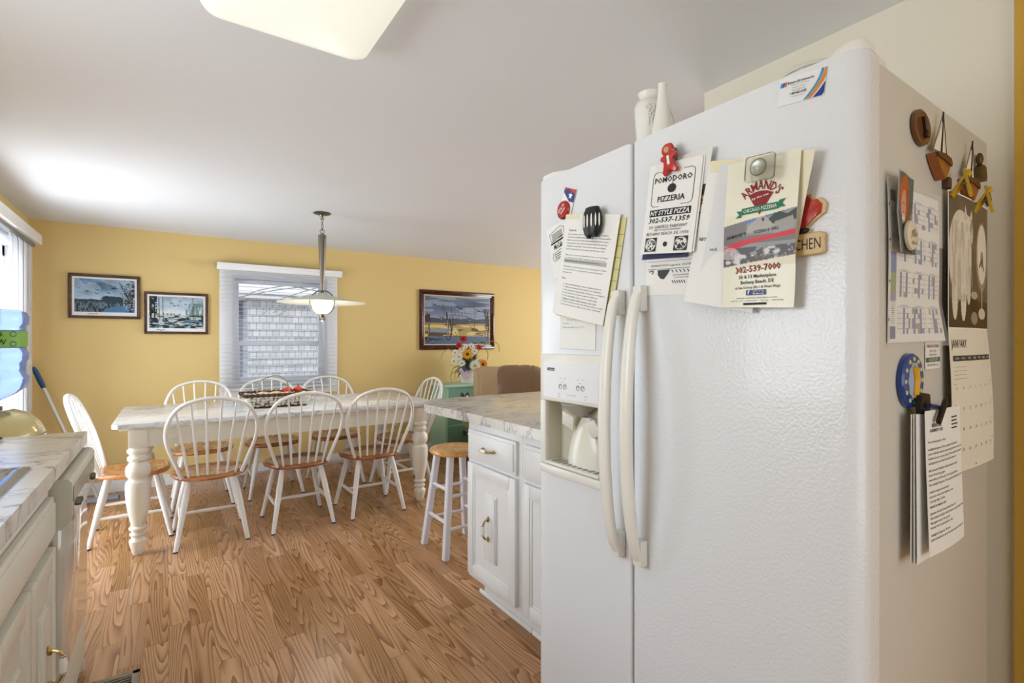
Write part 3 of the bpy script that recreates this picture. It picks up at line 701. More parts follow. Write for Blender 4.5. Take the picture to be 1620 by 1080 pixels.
def paint3():
    P = Paint(240, 186, (112, 124, 146)); n = P.noise(3, 14, 21, 4); P.a = P.a * (.72 + .55 * n[..., None])
    P.fill(((P.noise(2, 22, 5, 2) > .56) & (P.Y > .5)) * 1., (176, 184, 198), .7); P.fill(np.clip(1 - abs(P.Y - .56) * 7, 0, 1), (196, 198, 206), .6)
    P.fill(((P.Y < .52 + .04 * P.noise(8, 2, 4)) & (P.Y > .42)) * 1., (88, 92, 110)); P.fill((P.Y < .44) * 1., (184, 162, 98)); P.fill(((P.Y < .44) & (P.noise(4, 26, 6, 3) > .56)) * 1., (112, 84, 44)); P.fill(((P.Y < .40) & (P.noise(6, 12, 16, 2) < .40)) * 1., (218, 200, 140))
    P.poly([(.1, .31), (.45, .33), (.3, .24), (.05, .25)], (144, 160, 180)); P.fill((P.Y < .14 + .05 * P.noise(6, 2, 9)) * 1., (104, 122, 146)); P.fill(((P.Y < .17) & (P.noise(8, 20, 19, 2) > .60)) * 1., (60, 60, 62))
    for x, y0, y1, wd in ((.05, .05, .62, .013), (.33, .1, .66, .016), (.38, .12, .52, .011), (.40, .2, .78, .005), (.27, .4, .85, .004), (.93, .15, .75, .015), (.97, .12, .7, .012), (.75, .35, .85, .004), (.5, .4, .7, .003), (.56, .4, .68, .003), (.6, .42, .72, .003), (.46, .42, .66, .003)):
        P.line([(x, y0), (x + .012, (y0 + y1) / 2), (x - .01, y1)], wd, (54, 48, 46)); P.line([(x + .01, (y0 + y1) / 2), (x + .045, y1 - .08)], wd * .5, (66, 60, 58))
    P.line([(.34, .12), (.335, .5)], .005, (196, 190, 180)); P.line([(.94, .15), (.93, .6)], .005, (196, 190, 180)); P.line([(.05, .08), (.06, .5)], .004, (190, 184, 176))
    P.fill((((P.X < .08) | (P.X > .93)) & (P.Y > .4) & (P.Y < .62) & (P.noise(24, 20, 3, 2) > .46)) * 1., (70, 56, 52))
    for x, y, s in ((.53, .74, .075), (.82, .70, .065), (.68, .53, .065), (.14, .80, .05), (.24, .54, .055), (.51, .28, .055)): bird(P, x, y, s, (30, 30, 34)); P.ell(x, y - .012, s * .3, s * .08, (214, 214, 210))
    return P
r, w_, h_ = picture(108, 431.5, 222, 505, paint1, FRAMEW, .024, .015, 'blue wintry marsh print with flying geese in a dark wood frame, the higher left one')
I = Ink(z=.0108); I.line([(.12, -h_ + .036), (.15, -h_ + .041), (.16, -h_ + .035), (.19, -h_ + .043)], .004); I.build('signature', INK, r)
r, w_, h_ = picture(228, 461, 329, 528.5, paint2, FRAMEW, .022, .015, 'small snowy woodland stream print in a dark wood frame beside the window')
I = Ink(z=.0108); I.line([(.09, -h_ + .034), (.11, -h_ + .041), (.12, -h_ + .032), (.15, -h_ + .038)], .005); I.build('signature', INK, r)
picture(663, 457.5, 780.5, 552, paint3, FRAMEM, .055, .012, 'large marsh painting with ducks and bare trees in a mahogany frame above the green chest')

def outlet(x, z, lab):
    r = empty('wall_outlet', (x, BY - .001, z), rot=Euler((PI / 2, 0, 0)), label=lab, cat='outlet')
    box('cover_plate', (-.035, -.057, 0), (.035, .057, .006), TRIM, r, .003)
    for s_ in (-1, 1): box('socket', (-.016, s_ * .026 - .014, .005), (.016, s_ * .026 + .014, .008), CERAM, r, .003)
outlet(2.142, .389, 'white wall outlet low on the yellow wall behind the dining table')

# mop leaning in the corner
mp_ = empty('mop', (-.47, 5.25, 0), label='mop with pale pole and blue grip leaning in the yellow wall corner', cat='mop')
A, B_ = Vector((0, 0, .03)), Vector((-.41, .17, 1.09))
MB().tube([A, A.lerp(B_, .85)], .0125, 10).build('pole', mat('pale_aluminium', (206, 204, 196), .35, .3), mp_)
MB().tube([A.lerp(B_, .84), A.lerp(B_, .88), A.lerp(B_, .97), B_], [.015, .019, .017, .008], 12).build('grip', mat('blue_rubber', (38, 84, 128), .5), mp_)
box('mop_head', (-.14, -.05, 0), (.14, .05, .03), mat('mop_grey', (150, 156, 166), .9), mp_, .01)

# ============================================================ GREEN CHEST, FLOWERS, RECLINER
GRN = mat('sage_green_paint', (168, 206, 182), .35); GRNF = mat('green_drawer_paint', (112, 156, 130), .35)
ch = empty('bombe_chest', (3.02, 5.27, 0), label='sage green bombe chest with painted scrollwork against the yellow wall', cat='chest')
def bulge(z):   # outward swell
    t_ = z / .80; return .0 + .055 * math.sin(PI * min(1, max(0, (t_ + .12) / 1.1))) ** 1.2
rs = []
for i in range(15):
    z = .09 + (.775 - .09) * i / 14; e = bulge(z); hx = .425 + e; f = -.19 - e
    rs.append([(-hx, .18, z), (-hx, f, z), (hx, f, z), (hx, .18, z)])
MB().rings(rs).build('body', [GRN], ch, smooth=30)
b = MB(); b.prism([(-.47, .19), (-.47, -.225), (.47, -.225), (.47, .19)], .775, .80, bev=.004).build('top', GRN, ch)
for z0, z1 in ((.57, .755), (.36, .555), (.14, .345)):
    q = MB(); n = 6; rr_ = []
    for i in range(n + 1):
        z = z0 + (z1 - z0) * i / n; e = bulge(z); y = -.19 - e
        rr_.append([(-.40 - e, y + .004, z), (-.40 - e, y - .008, z), (.40 + e, y - .008, z), (.40 + e, y + .004, z)])
    dr = q.rings(rr_).build('drawer', GRNF, ch)
    zc = (z0 + z1) / 2; yf = -.19 - bulge(zc) - .008
    MB().ball((0, yf - .015, zc), .014).ball((-.2, yf - .015, zc), .014).build('knob', CERAM, dr)
    q = MB()
    for xc in (-.22, 0, .22):
        for s_ in (-1, 1):
            for k in range(4):
                a0 = k * .8; pts = [(xc + s_ * (.015 + .030 * k / 2 + .022 * math.cos(a0 + u * .9)), -.19 - bulge(zc + .05 * math.sin(a0 + u)) - .011, zc - .03 + .035 * math.sin(a0 + u * .8) + .018 * k) for u in (0, .8, 1.6, 2.4)]
                q.tube(pts, [.003, .007, .006, .002], 6)
    q.build('scrollwork', mat('dark_scroll_paint', (34, 40, 36), .6), dr)
q = MB()
pts = [(-.18 + .10 * math.cos(2 * PI * k / 40), -.19 - bulge(.42 + .12 * math.sin(2 * PI * k / 40)) - .0095, .42 + .12 * math.sin(2 * PI * k / 40)) for k in range(40)]
q.face(pts); q.build('painted_medallion', mat('tan_medallion', (178, 160, 108), .5), ch, smooth=0)
b = MB()
for sx_ in (-1, 1):
    for sy_ in (-1, 1):
        b.tube([(sx_ * .40, sy_ * .16 - (.04 if sy_ < 0 else 0), .12), (sx_ * .42, sy_ * .17 - (.03 if sy_ < 0 else 0), .05), (sx_ * .44, sy_ * .18 - (.04 if sy_ < 0 else 0), 0)], [.04, .028, .02], 8)
b.build('foot', GRN, ch)
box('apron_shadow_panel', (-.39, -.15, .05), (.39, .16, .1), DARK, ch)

fl = empty('flower_arrangement', (2.93, 5.22, .80), label='sunflowers, daisies and red flowers with a small flag in a white pot', cat='flower arrangement')
fl.scale = (1.2, 1.2, 1.2)
MB().lathe([(.001, .001), (.07, .001), (.075, .01), (.095, .10), (.102, .12), (.108, .125), (.104, .13), (.09, .12), (.001, .11)], 14, caps=False).build('pot', CERAM, fl)
LEAF = mat('dark_green_leaf', (58, 74, 36), .6); STRAW = mat('dry_straw_leaf', (150, 142, 74), .7)
rr = random.Random(11); FLN = Vector((-.5, -.83, .25)).normalized()
def facing(p, r_):
    d = (Vector(p) - Vector((0, .05, .25))); d = d * 1.2 + FLN * .35; d.normalize(); z = d; x = Vector((0, 0, 1)).cross(z); x.normalize(); y = z.cross(x)
    M = Matrix((x, y, z)).transposed().to_4x4(); M.translation = Vector(p); return M
def blossom(name, p, r_, n, m, mc, rows=2):
    M = facing(p, r_); q = MB()
    for row in range(rows):
        for k in range(n):
            a = 2 * PI * (k + .5 * row) / n; L_ = r_ * (1 - .18 * row); wd = 2.6 * r_ / n
            c_, s_ = math.cos(a), math.sin(a); pts = []
            for u, ww, zz in ((.15, .3, .0), (.55, 1, .22), (.85, .75, .16), (1, .05, .05)):
                pts.append(((u * L_, ww * wd * .5, zz * r_ * .6 + row * .004)))
            l_ = [M @ Vector((x * c_ - y * s_, x * s_ + y * c_, z)) for x, y, z in pts]; r2 = [M @ Vector((x * c_ + y * s_, x * s_ - y * c_, z)) for x, y, z in pts]
            th = M.to_3x3() @ Vector((0, 0, -.0015))
            vs = [q.bm.verts.new(v) for v in l_ + r2[::-1]]; vb_ = [q.bm.verts.new(v + th) for v in l_ + r2[::-1]]
            q.bm.faces.new(vs); q.bm.faces.new(vb_[::-1])
            for i in range(len(vs)): q.bm.faces.new((vs[i], vb_[i], vb_[(i + 1) % len(vs)], vs[(i + 1) % len(vs)]))
    o = q.build(name, m, fl, smooth=60)
    MB().ball((0, 0, r_ * .1), r_ * .27, (1, 1, .45), M, 12, 8).build('flower_centre', mc, o)
YEL = mat('sunflower_yellow', (236, 176, 30), .55); ORG = mat('sunflower_orange', (226, 140, 24), .55); WPET = mat('daisy_white', (244, 242, 232), .6); RPET = mat('poppy_red', (196, 36, 22), .55); BRN = mat('seed_brown', (70, 40, 18), .8); YC = mat('daisy_centre', (186, 170, 60), .7)
blossom('sunflower', (-.06, -.10, .285), .058, 14, YEL, BRN); blossom('sunflower', (.10, -.12, .185), .055, 14, ORG, BRN)
blossom('daisy', (.0, -.14, .175), .062, 18, WPET, YC); 
for p, r_ in (((-.14, -.08, .26), .042), ((-.19, -.07, .22), .04), ((-.12, -.1, .20), .04), ((-.10, -.06, .33), .036), ((.0, -.07, .36), .04), ((.03, -.08, .31), .036), ((-.17, -.05, .30), .036), ((-.07, -.08, .36), .03)): blossom('daisy', p, r_, 9, WPET, YC)
for p, r_ in (((-.13, -.06, .37), .036), ((-.07, -.04, .43), .04), ((.10, -.05, .35), .034), ((-.045, -.07, .345), .026)): blossom('poppy', p, r_, 7, RPET, BRN)
b = MB()
for k in range(95):
    a = rr.uniform(0, 2 * PI); el = rr.uniform(-.25, 1.45); L_ = rr.uniform(.12, .22) if el > .2 else rr.uniform(.13, .2)
    d = Vector((math.cos(a) * math.cos(el), math.sin(a) * math.cos(el) * .7, math.sin(el))); o_ = Vector((0, 0, .13)); side = d.cross(Vector((0, 0, 1)));
    if side.length < .1: side = Vector((1, 0, 0))
    side.normalize(); side *= rr.uniform(.008, .018)
    p1, p2, p3 = o_ + d * L_ * .3, o_ + d * L_ * .75 + Vector((0, 0, .015)), o_ + d * L_ * 1.15 - Vector((0, 0, .03))
    b.face([p1, p2 + side, p3, p2 - side])
b.ball((0, 0, .17), .085, (1, .8, 1.1))
b.build('foliage', LEAF, fl, smooth=0)
b = MB()
for p in ([(-.08, -.05, .14), (-.20, -.10, .17), (-.25, -.12, .08), (-.24, -.12, .03)], [(-.08, -.05, .14), (-.19, -.12, .14), (-.22, -.14, .05)], [(.0, 0, .2), (.2, -.05, .40), (.30, -.08, .38), (.32, -.08, .30)], [(0, 0, .2), (-.1, 0, .42), (-.14, 0, .50)], [(.05, 0, .2), (.14, -.04, .36), (.2, -.05, .30), (.19, -.06, .22)], [(-.05, 0, .2), (-.22, -.05, .33), (-.30, -.06, .30), (-.32, -.06, .24)]):
    b.tube(catmull(p, 6), .0035, 5)
b.build('dry_grass', STRAW, fl)
P = Paint(40, 26, (240, 240, 240))
for k in range(7): P.rect(0, k * 2 / 13, 1, (k * 2 + 1) / 13, (150, 60, 70))
P.rect(0, .46, .45, 1, (70, 80, 130))
fo = empty('small_flag', (0, 0, 0)); fo.parent = fl; fo.location = (-.16, -.16, .165); fo.rotation_euler = Euler((PI / 2, math.radians(58), -.3))
P.mesh('flag_cloth', .12, .07, fo, 0, .035, bend=lambda x, y: .006 * math.sin(x * 60)); MB().tube([(0, .04, 0), (0, -.1, 0)], .002, 6).build('flag_stick', BRN, fo)

LTH = mat('brown_leather', (134, 106, 80), .32, bump=(18, .5, .01), coat=.15)
LTHT = mat('tan_leather', (186, 160, 124), .34, bump=(14, .6, .012), coat=.15)
rc = empty('leather_recliner', (2.80, 4.24, 0), rot=Euler((0, 0, math.radians(-28))), label='brown leather recliner seen from behind over the peninsula counter', cat='armchair')
def puff(x0, x1, yc, z0, z1, dy, m, name, ns=24, seams=()):
    rs = []
    for i in range(ns + 1):
        u = i / ns; x = x0 + (x1 - x0) * u; e = 1 - .10 * (abs(2 * u - 1)) ** 4
        for s_ in seams: e *= 1 - .028 * math.exp(-((x - s_) / .008) ** 2)
        ring = []
        for k in range(28):
            a = 2 * PI * k / 28; cx_, cz_ = math.cos(a), math.sin(a); n = 2.3; r_ = (abs(cx_) ** n + abs(cz_) ** n) ** (-1 / n)
            ring.append((x, yc + cx_ * r_ * dy * e, (z0 + z1) / 2 + cz_ * r_ * (z1 - z0) / 2 * e))
        rs.append(ring)
    return MB().rings(rs).build(name, m, rc, smooth=60)
puff(-.08, .37, 0, .40, 1.055, .152, LTH, 'backrest', 60, (.16, .27))
puff(-.31, .03, .01, .36, 1.04, .145, LTHT, 'back_wing', 40, (-.255,))
puff(-.20, .34, .38, .18, .50, .26, LTH, 'seat_cushion', 12)
puff(-.31, -.19, .30, .10, .64, .34, LTHT, 'armrest', 12); puff(.35, .48, .30, .10, .64, .34, LTH, 'armrest', 12)
box('base', (-.29, -.12, 0), (.46, .60, .16), DARK, rc, .02)
YUP = mat('yellow_upholstery', (222, 200, 128), .8); 
yc_ = empty('yellow_armchair', (4.12, 4.35, 0), label='pale yellow chair with dark piping right of the leather recliner', cat='armchair')
b = MB(); b.box((-.42, -.10, .40), (.40, .08, .99), .035, Matrix.Rotation(-.1, 4, 'X'), 3).build('backrest', YUP, yc_)
box('seat_cushion', (-.38, 0, .22), (.36, .6, .46), YUP, yc_, .04); box('base', (-.42, -.08, 0), (.40, .62, .22), YUP, yc_, .02)
M = Matrix.Rotation(-.1, 4, 'X'); MB().tube([M @ Vector(p) for p in ((-.34, -.105, .45), (-.34, -.105, .93), (.32, -.105, .93), (.32, -.105, .45))], .006, 6, closed=True).build('piping', mat('dark_piping', (50, 36, 26), .7), yc_)

# ============================================================ PENINSULA
CZ = .935
def handle(parent, p, axis, out, L_=.096, name='handle', h=.032):
    """arched pull: brass ends, white ceramic grip. axis = direction of the pull, out = away from the door"""
    A_, O_ = Vector(axis), Vector(out); p = Vector(p)
    def at(u, v): return p + A_ * u + O_ * v
    q = MB(); side = A_.cross(O_)
    q.tube([at(-L_ * .3, h), at(L_ * .3, h)], .0035, 8)
    for s_ in (-1, 1):
        q.tube([at(s_ * (L_ / 2 + .012), .003), at(s_ * L_ / 2, .004), at(s_ * (L_ / 2 - .012), .006)], [.003, .0085, .005], 8, flat=1)
        q.tube(catmull([at(s_ * L_ / 2, .0), at(s_ * L_ * .48, .012), at(s_ * L_ * .40, h * .75), at(s_ * L_ * .22, h)], 5), .0048, 8)
        q.tube([at(s_ * L_ * .25, h), at(s_ * L_ * .18, h)], .0078, 10)
    o = q.build(name, BRASS, parent)
    MB().tube([at(-L_ * .26, h), at(-L_ * .13, h), at(0, h + .001), at(L_ * .13, h), at(L_ * .26, h)], [.0070, .0092, .0100, .0092, .0070], 12).build('ceramic_grip', CERAM, o)
    return o
def cab_door(parent, x, ya, yb, za, zb, out, m, hnd=True, strip=True):
    """panelled door in the plane X = x facing out (+1 or -1 along X); hinge-free"""
    o_ = out; t_ = .020
    q = MB(); fw = .052; y0, y1 = min(ya, yb), max(ya, yb)
    def bx(a0, a1, b0, b1, d0, d1, bev=.003): q.box((x + o_ * d0, a0, b0), (x + o_ * d1, a1, b1), bev)
    bx(y0 + .004, y1 - .004, za + .004, zb - .004, .001, t_ * .55, 0)
    bx(y0, y0 + fw, za, zb, 0, t_, .004); bx(y1 - fw, y1, za, zb, 0, t_, .004); bx(y0 + fw, y1 - fw, za, za + fw, 0, t_, .002); bx(y0 + fw, y1 - fw, zb - fw, zb, 0, t_, .002)
    # inner moulding
    k = .012
    bx(y0 + fw - .002, y0 + fw + k, za + fw, zb - fw, 0, t_ * .8, .004); bx(y1 - fw - k, y1 - fw + .002, za + fw, zb - fw, 0, t_ * .8, .004); bx(y0 + fw + k, y1 - fw - k, za + fw - .002, za + fw + k, 0, t_ * .8, .004); bx(y0 + fw + k, y1 - fw - k, zb - fw - k, zb - fw + .002, 0, t_ * .8, .004)
    dd = q.build('door', m, parent)
    yc, zc = (y0 + y1) / 2, (za + zb) / 2
    if strip:
        s = MB(); sw, sh_ = min(.048, (y1 - y0) * .16), (zb - za) * .27
        s.box((x + o_ * t_ * .5, yc - sw - .006, zc - sh_ - .006), (x + o_ * (t_ * .85), yc + sw + .006, zc + sh_ + .006), .003); s.box((x + o_ * t_ * .5, yc - sw, zc - sh_), (x + o_ * (t_ * 1.15), yc + sw, zc + sh_), .004); s.build('raised_strip', m, dd)
    if hnd: handle(dd, (x + o_ * t_ * 1.15, yc, zc - .0), (0, 0, 1), (o_, 0, 0))
    return dd
def cab_drawer(parent, x, ya, yb, za, zb, out, m, hnd=True):
    y0, y1 = min(ya, yb), max(ya, yb); q = MB(); q.box((x, y0, za), (x + out * .016, y1, zb), .004); q.box((x + out * .002, y0 + .014, za + .014), (x + out * .022, y1 - .014, zb - .014), .004)
    dd = q.build('drawer', m, parent)
    if hnd: handle(dd, (x + out * .022, (y0 + y1) / 2 - .0, (za + zb) / 2), (0, 1, 0), (out, 0, 0))
    return dd
FXP = 1.272
cab = empty('base_cabinet', (1.57, 2.02, 0), label='white base cabinet at the open end of the peninsula, beside the wooden stool', cat='cabinet', group='peninsula cabinets')
def in_(o, par):     # keep world coordinates under an empty that stands at the thing's base
    o.matrix_parent_inverse = Matrix.Translation(-par.location); return o
def children_fix(par):
    for o in bpy.data.objects:
        if o.parent == par and o.matrix_parent_inverse == Matrix.Identity(4): o.location = o.location - par.location
b = MB(); b.box((FXP, 1.785, .10), (1.87, 2.256, CZ - .045), .002); b.box((FXP + .06, 1.785, 0), (1.85, 2.20, .10)); b.build('carcass', CABW, cab)
cab_drawer(cab, FXP, 1.812, 2.236, .70, .85, -1, CABW); cab_door(cab, FXP, 1.812, 2.236, .125, .685, -1, CABW)
b = MB(); b.box((FXP + .048, 1.785, 0), (FXP + .060, 2.235, .022), .006); b.build('toe_moulding', TRIM, cab)
b = MB(); b.box((FXP + .0, 2.256, .60), (FXP + .015, 2.266, .66)).box((FXP, 2.256, .16), (FXP + .015, 2.266, .22)).build('hinge', BRASS, cab); children_fix(cab)
cab2 = empty('base_cabinet', (1.57, 1.52, 0), label='white base cabinet of the peninsula half hidden behind the refrigerator', cat='cabinet', group='peninsula cabinets')
b = MB(); b.box((FXP, 1.26, .10), (1.87, 1.783, CZ - .045), .002); b.box((FXP + .06, 1.26, 0), (1.85, 1.783, .10)); b.build('carcass', CABW, cab2)
cab_drawer(cab2, FXP, 1.30, 1.758, .70, .85, -1, CABW); cab_door(cab2, FXP, 1.30, 1.758, .125, .685, -1, CABW)
b = MB(); b.box((FXP + .048, 1.26, 0), (FXP + .060, 1.783, .022), .006); b.build('toe_moulding', TRIM, cab2); children_fix(cab2)
# countertop with a rounded far corner
pts = [(1.235, 1.225), (1.235, 2.08), (1.215, 2.40)]
cx_, cy_, rr_ = 1.46, 2.59, .26
for k in range(1, 12): a = PI - (PI / 2) * k / 11 + .12; pts.append((cx_ + rr_ * math.cos(a), cy_ + rr_ * math.sin(a) * .97))
pts += [(2.25, 2.85), (2.38, 2.72), (2.38, 1.225)]
wt = MB().prism(pts[::-1], CZ - .045, CZ, bev=.003).build('peninsula_worktop', MARBLE); tag(wt, 'marble look worktop with rounded corner on the white peninsula', 'worktop')

# ============================================================ STOOL
st = empty('bar_stool', (1.505, 2.83, 0), label='round pine topped stool with white legs under the peninsula overhang', cat='stool')
MB().lathe([(.001, .59), (.145, .59), (.162, .594), (.170, .604), (.170, .612), (.160, .622), (.14, .624), (.10, .619), (.001, .615)], 40, caps=False).build('seat', STOOLW, st, smooth=60)
SW = mat('stool_white_paint', (228, 228, 236), .35)
fe = []
for k, (sx_, sy_) in enumerate(((-1, -1), (1, -1), (1, 1), (-1, 1))):
    a, e = Vector((sx_ * .088, sy_ * .088, .592)), Vector((sx_ * .150, sy_ * .150, 0)); q = MB(); hw_ = .0185
    rs = [[(p.x + dx * hw_, p.y + dy * hw_, p.z) for dx, dy in ((-1, -.75), (-.75, -1), (.75, -1), (1, -.75), (1, .75), (.75, 1), (-.75, 1), (-1, .75))] for p in (e, a)]
    q.rings(rs).build('leg', SW, st, smooth=20); fe.append((a, e))
for k in range(4):
    n = (k + 1) % 4
    for u in ((.40, .72) if k % 2 == 0 else (.34, .66)):
        p, q_ = fe[k][0].lerp(fe[k][1], u), fe[n][0].lerp(fe[n][1], u); MB().tube([p, q_], .0105, 10).build('rung', SW, st)

# ============================================================ LEFT COUNTER RUN
DWX = -.262
lw = MB()
SKX0, SKX1, SKY0, SKY1 = -.80, -.335, 1.30, 1.925     # cut-out for the sink
for a, e in (((LX, -.6), (SKX0, 2.60)), ((SKX1, -.6), (-.265, 2.60)), ((SKX0, -.6), (SKX1, SKY0)), ((SKX0, SKY1), (SKX1, 2.60))): lw.box((a[0], a[1], CZ - .045), (e[0], e[1], CZ))
bmesh.ops.remove_doubles(lw.bm, verts=lw.bm.verts, dist=1e-5)
lo_ = lw.build('kitchen_worktop', MARBLE, smooth=0); tag(lo_, 'marble look worktop running along the left edge over the dishwasher', 'worktop')
sk = empty('kitchen_sink', ((SKX0 + SKX1) / 2, (SKY0 + SKY1) / 2, CZ), label='stainless steel drop in sink in the left worktop', cat='sink')
hx, hy = (SKX1 - SKX0) / 2 + .018, (SKY1 - SKY0) / 2 + .018
b = MB(); b.rings([rrect(hx, hy, .03, .0005), rrect(hx, hy, .03, .004), rrect(hx - .010, hy - .010, .03, .007), rrect(hx - .028, hy - .028, .03, .007), rrect(hx - .036, hy - .036, .03, .0), rrect(hx - .05, hy - .05, .04, -.15), rrect(hx - .09, hy - .09, .04, -.165)], cap=False)
b.face(rrect(hx - .09, hy - .09, .04, -.165)); b.build('basin', STEEL, sk)
MB().lathe([(.001, -.163), (.045, -.163), (.045, -.160), (.036, -.160), (.03, -.164), (.001, -.164)], 20, caps=False).build('drain', BLACK, sk)
tr_ = MB().box((-.08, -.05, 0), (.07, .05, .008), .004).build('soap_tray', mat('pale_plastic', (220, 222, 226), .3)); tr_.location = (-.56, 2.47, CZ); tag(tr_, 'small pale tray with dark edge on the left worktop by the wall', 'tray')
MB().tube([(x, y, .009) for x, y in ((-.078, -.048), (.068, -.048), (.068, .048), (-.078, .048))], .004, 8, closed=True).build('edge', BLACK, tr_)

dw = empty('dishwasher', (-.57, 2.29, 0), label='almond dishwasher with glossy door and protruding control panel in the left run', cat='dishwasher')
DWG = mat('dishwasher_gloss', (206, 200, 188), .07, coat=1, spec=.9); DWP = mat('dishwasher_panel', (196, 192, 174), .3)
b = MB(); b.box((LX + .03, 2.0, .09), (DWX - .025, 2.575, CZ - .05)).box((LX + .05, 2.0, 0), (DWX - .07, 2.575, .09)); b.build('tub', DWP, dw)
b = MB(); b.box((DWX - .025, 2.005, .255), (DWX - .0, 2.57, .73), .004).build('door', DWG, dw)
b = MB(); b.box((DWX - .025, 2.005, .075), (DWX - .006, 2.57, .247), .003).build('lower_panel', DWP, dw)
b = MB(); prof_ = [(DWX - .03, .73), (DWX - .005, .725), (DWX + .018, .74), (DWX + .022, .765), (DWX + .022, .862), (DWX + .015, .873), (DWX + .004, .876), (DWX - .03, .876)]
M = Matrix(((1, 0, 0, 0), (0, 0, -1, 2.570), (0, 1, 0, 0), (0, 0, 0, 1)))
b.prism(prof_, 0, .565, M); cp = b.build('control_panel', DWP, dw)
box('display_strip', (DWX + .021, 2.03, .80), (DWX + .0235, 2.55, .845), mat('dark_olive_strip', (110, 106, 88), .2), cp)
box('fascia', (DWX + .021, 2.03, .742), (DWX + .0235, 2.55, .797), mat('chrome_fascia', (210, 208, 202), .06, 1), cp)
for y, r_ in ((2.50, .014), (2.12, .010), (2.155, .010)):
    MB().lathe([(.001, 0), (r_, 0), (r_, .004), (r_ * .8, .009), (.001, .010)], 16, Matrix.Translation((DWX + .023, y, .775)) @ Matrix.Rotation(PI / 2, 4, 'Y'), caps=False).build('knob', mat('pewter', (110, 106, 98), .35, .8), cp)
children_fix(dw)
ep = box('counter_end_panel', (LX + .02, 2.578, 0), (DWX - .012, 2.598, CZ - .046), CABL); tag(ep, 'almond end panel closing the left counter run beside the dishwasher', 'panel')
lc = empty('base_cabinet', (-.59, 1.2, 0), label='almond sink cabinet with two panelled doors at the lower left', cat='cabinet')
LFX = -.292
b = MB(); b.box((LFX - .02, .35, .10), (LFX, 1.995, CZ - .05)).box((LX + .02, .35, .10), (LX + .035, 1.995, CZ - .05)).box((LX + .035, .35, .10), (LFX - .02, .37, CZ - .05)).box((LX + .035, 1.975, .10), (LFX - .02, 1.995, CZ - .05)).box((LX + .035, .37, .10), (LFX - .02, 1.975, .12)).box((LX + .05, .35, 0), (LFX - .06, 1.995, .10)); b.build('carcass', CABL, lc)
cab_drawer(lc, LFX, .95, 1.975, .718, .838, 1, CABL, False)
cab_door(lc, LFX, 1.668, 1.978, .13, .69, 1, CABL); cab_door(lc, LFX, 1.345, 1.655, .13, .69, 1, CABL); cab_door(lc, LFX, 1.02, 1.33, .13, .69, 1, CABL)
children_fix(lc)

# floor vent
fv = empty('floor_register', (-.165, 2.30, 0), label='metal floor vent in the wood floor at the foot of the dishwasher', cat='vent')
b = MB(); b.box((-.085, -.16, 0), (.075, -.135, .006), .002).box((-.085, .135, 0), (.075, .16, .006), .002).box((-.085, -.16, 0), (-.06, .16, .006), .002).box((.05, -.16, 0), (.075, .16, .006), .002); b.build('frame', mat('vent_taupe', (142, 130, 112), .4, .5), fv)
b = MB()
for k in range(16): b.box((-.06, -.13 + k * .0168, .001), (.05, -.1235 + k * .0168, .0045))
b.build('louvers', mat('vent_taupe', None), fv); box('duct_dark', (-.06, -.135, .0003), (.05, .135, .0012), DARK, fv)

# ============================================================ WATER COOLER
wc = empty('water_cooler', (-.62, 2.92, 0), label='floor standing water cooler with glossy domed top behind the left worktop', cat='water cooler')
GOLD = mat('cooler_reflected_yellow', (206, 190, 130), .08, .35, coat=1)  # yellow wall's reflection put into the base colour of a white dome
MB().rings([rrect(.15, .15, .04, 0), rrect(.155, .155, .05, .02), rrect(.155, .155, .05, .86), rrect(.15, .15, .05, .88)]).build('body', WHITE, wc)
MB().lathe([(.001, .87), (.178, .87), (.186, .885), (.184, .905), (.168, .945), (.135, .985), (.09, 1.005), (.075, 1.008), (.001, 1.006)], 40, caps=False).build('dome_top', GOLD, wc, smooth=60)
MB().tube([(.185 * math.cos(2 * PI * k / 40), .185 * math.sin(2 * PI * k / 40), .9) for k in range(40)], .002, 6, closed=True).build('seam_ring', mat('brown_seam', (96, 84, 50), .4), wc)
MB().lathe([(.04, 1.004), (.052, 1.006), (.052, 1.022), (.04, 1.024)], 24).build('bottle_collar', mat('cooler_collar', (120, 112, 84), .25, .6), wc)
wb = empty('water_bottle', (-.62, 2.92, 1.02), label='upside down blue water bottle with green label on the cooler', cat='water bottle')
BOT = mat('blue_polycarbonate', (146, 170, 226), .08, trans=.5, ior=1.2)
prof = [(.001, 0), (.034, .0), (.036, .02), (.09, .05), (.122, .075), (.132, .10), (.132, .125), (.124, .135), (.124, .185), (.132, .195), (.132, .225), (.124, .235), (.124, .245), (.126, .25), (.126, .31), (.124, .315), (.124, .335), (.132, .345), (.132, .375), (.126, .392), (.10, .402), (.001, .402)]
MB().lathe(prof, 40, caps=False).build('bottle', BOT, wb, smooth=50)
b = MB().lathe([(.1275, .247), (.1275, .312)], 40, caps=False).build('label_band', mat('label_green', (120, 170, 60), .5), wb)
# wrapped lettering on the label
I = Ink(z=0); I.text('P 9 6', 0, .020, h=.020, bold=.01); I.text('MOW', 0, -.012, h=.022, bold=.02)
for cx_ in (-.062, .062): 
    I.line([(cx_ + .012 * math.cos(a), .02 + .010 * math.sin(a)) for a in [2 * PI * i / 10 for i in range(11)]], .003)
    I.line([(cx_ + .012 * math.cos(a), -.02 + .010 * math.sin(a)) for a in [2 * PI * i / 10 for i in range(11)]], .003)
for v in I.bm.verts:
    a = v.co.x / .128 + math.radians(-67); z = .28 + v.co.y; v.co = Vector((.1283 * math.cos(a), .1283 * math.sin(a), z))
me = bpy.data.meshes.new('label_lettering'); I.bm.to_mesh(me); I.bm.free(); me.materials.append(mat('label_dark_green', (30, 60, 26), .5))
o = bpy.data.objects.new('label_lettering', me); C.objects.link(o); o.parent = wb

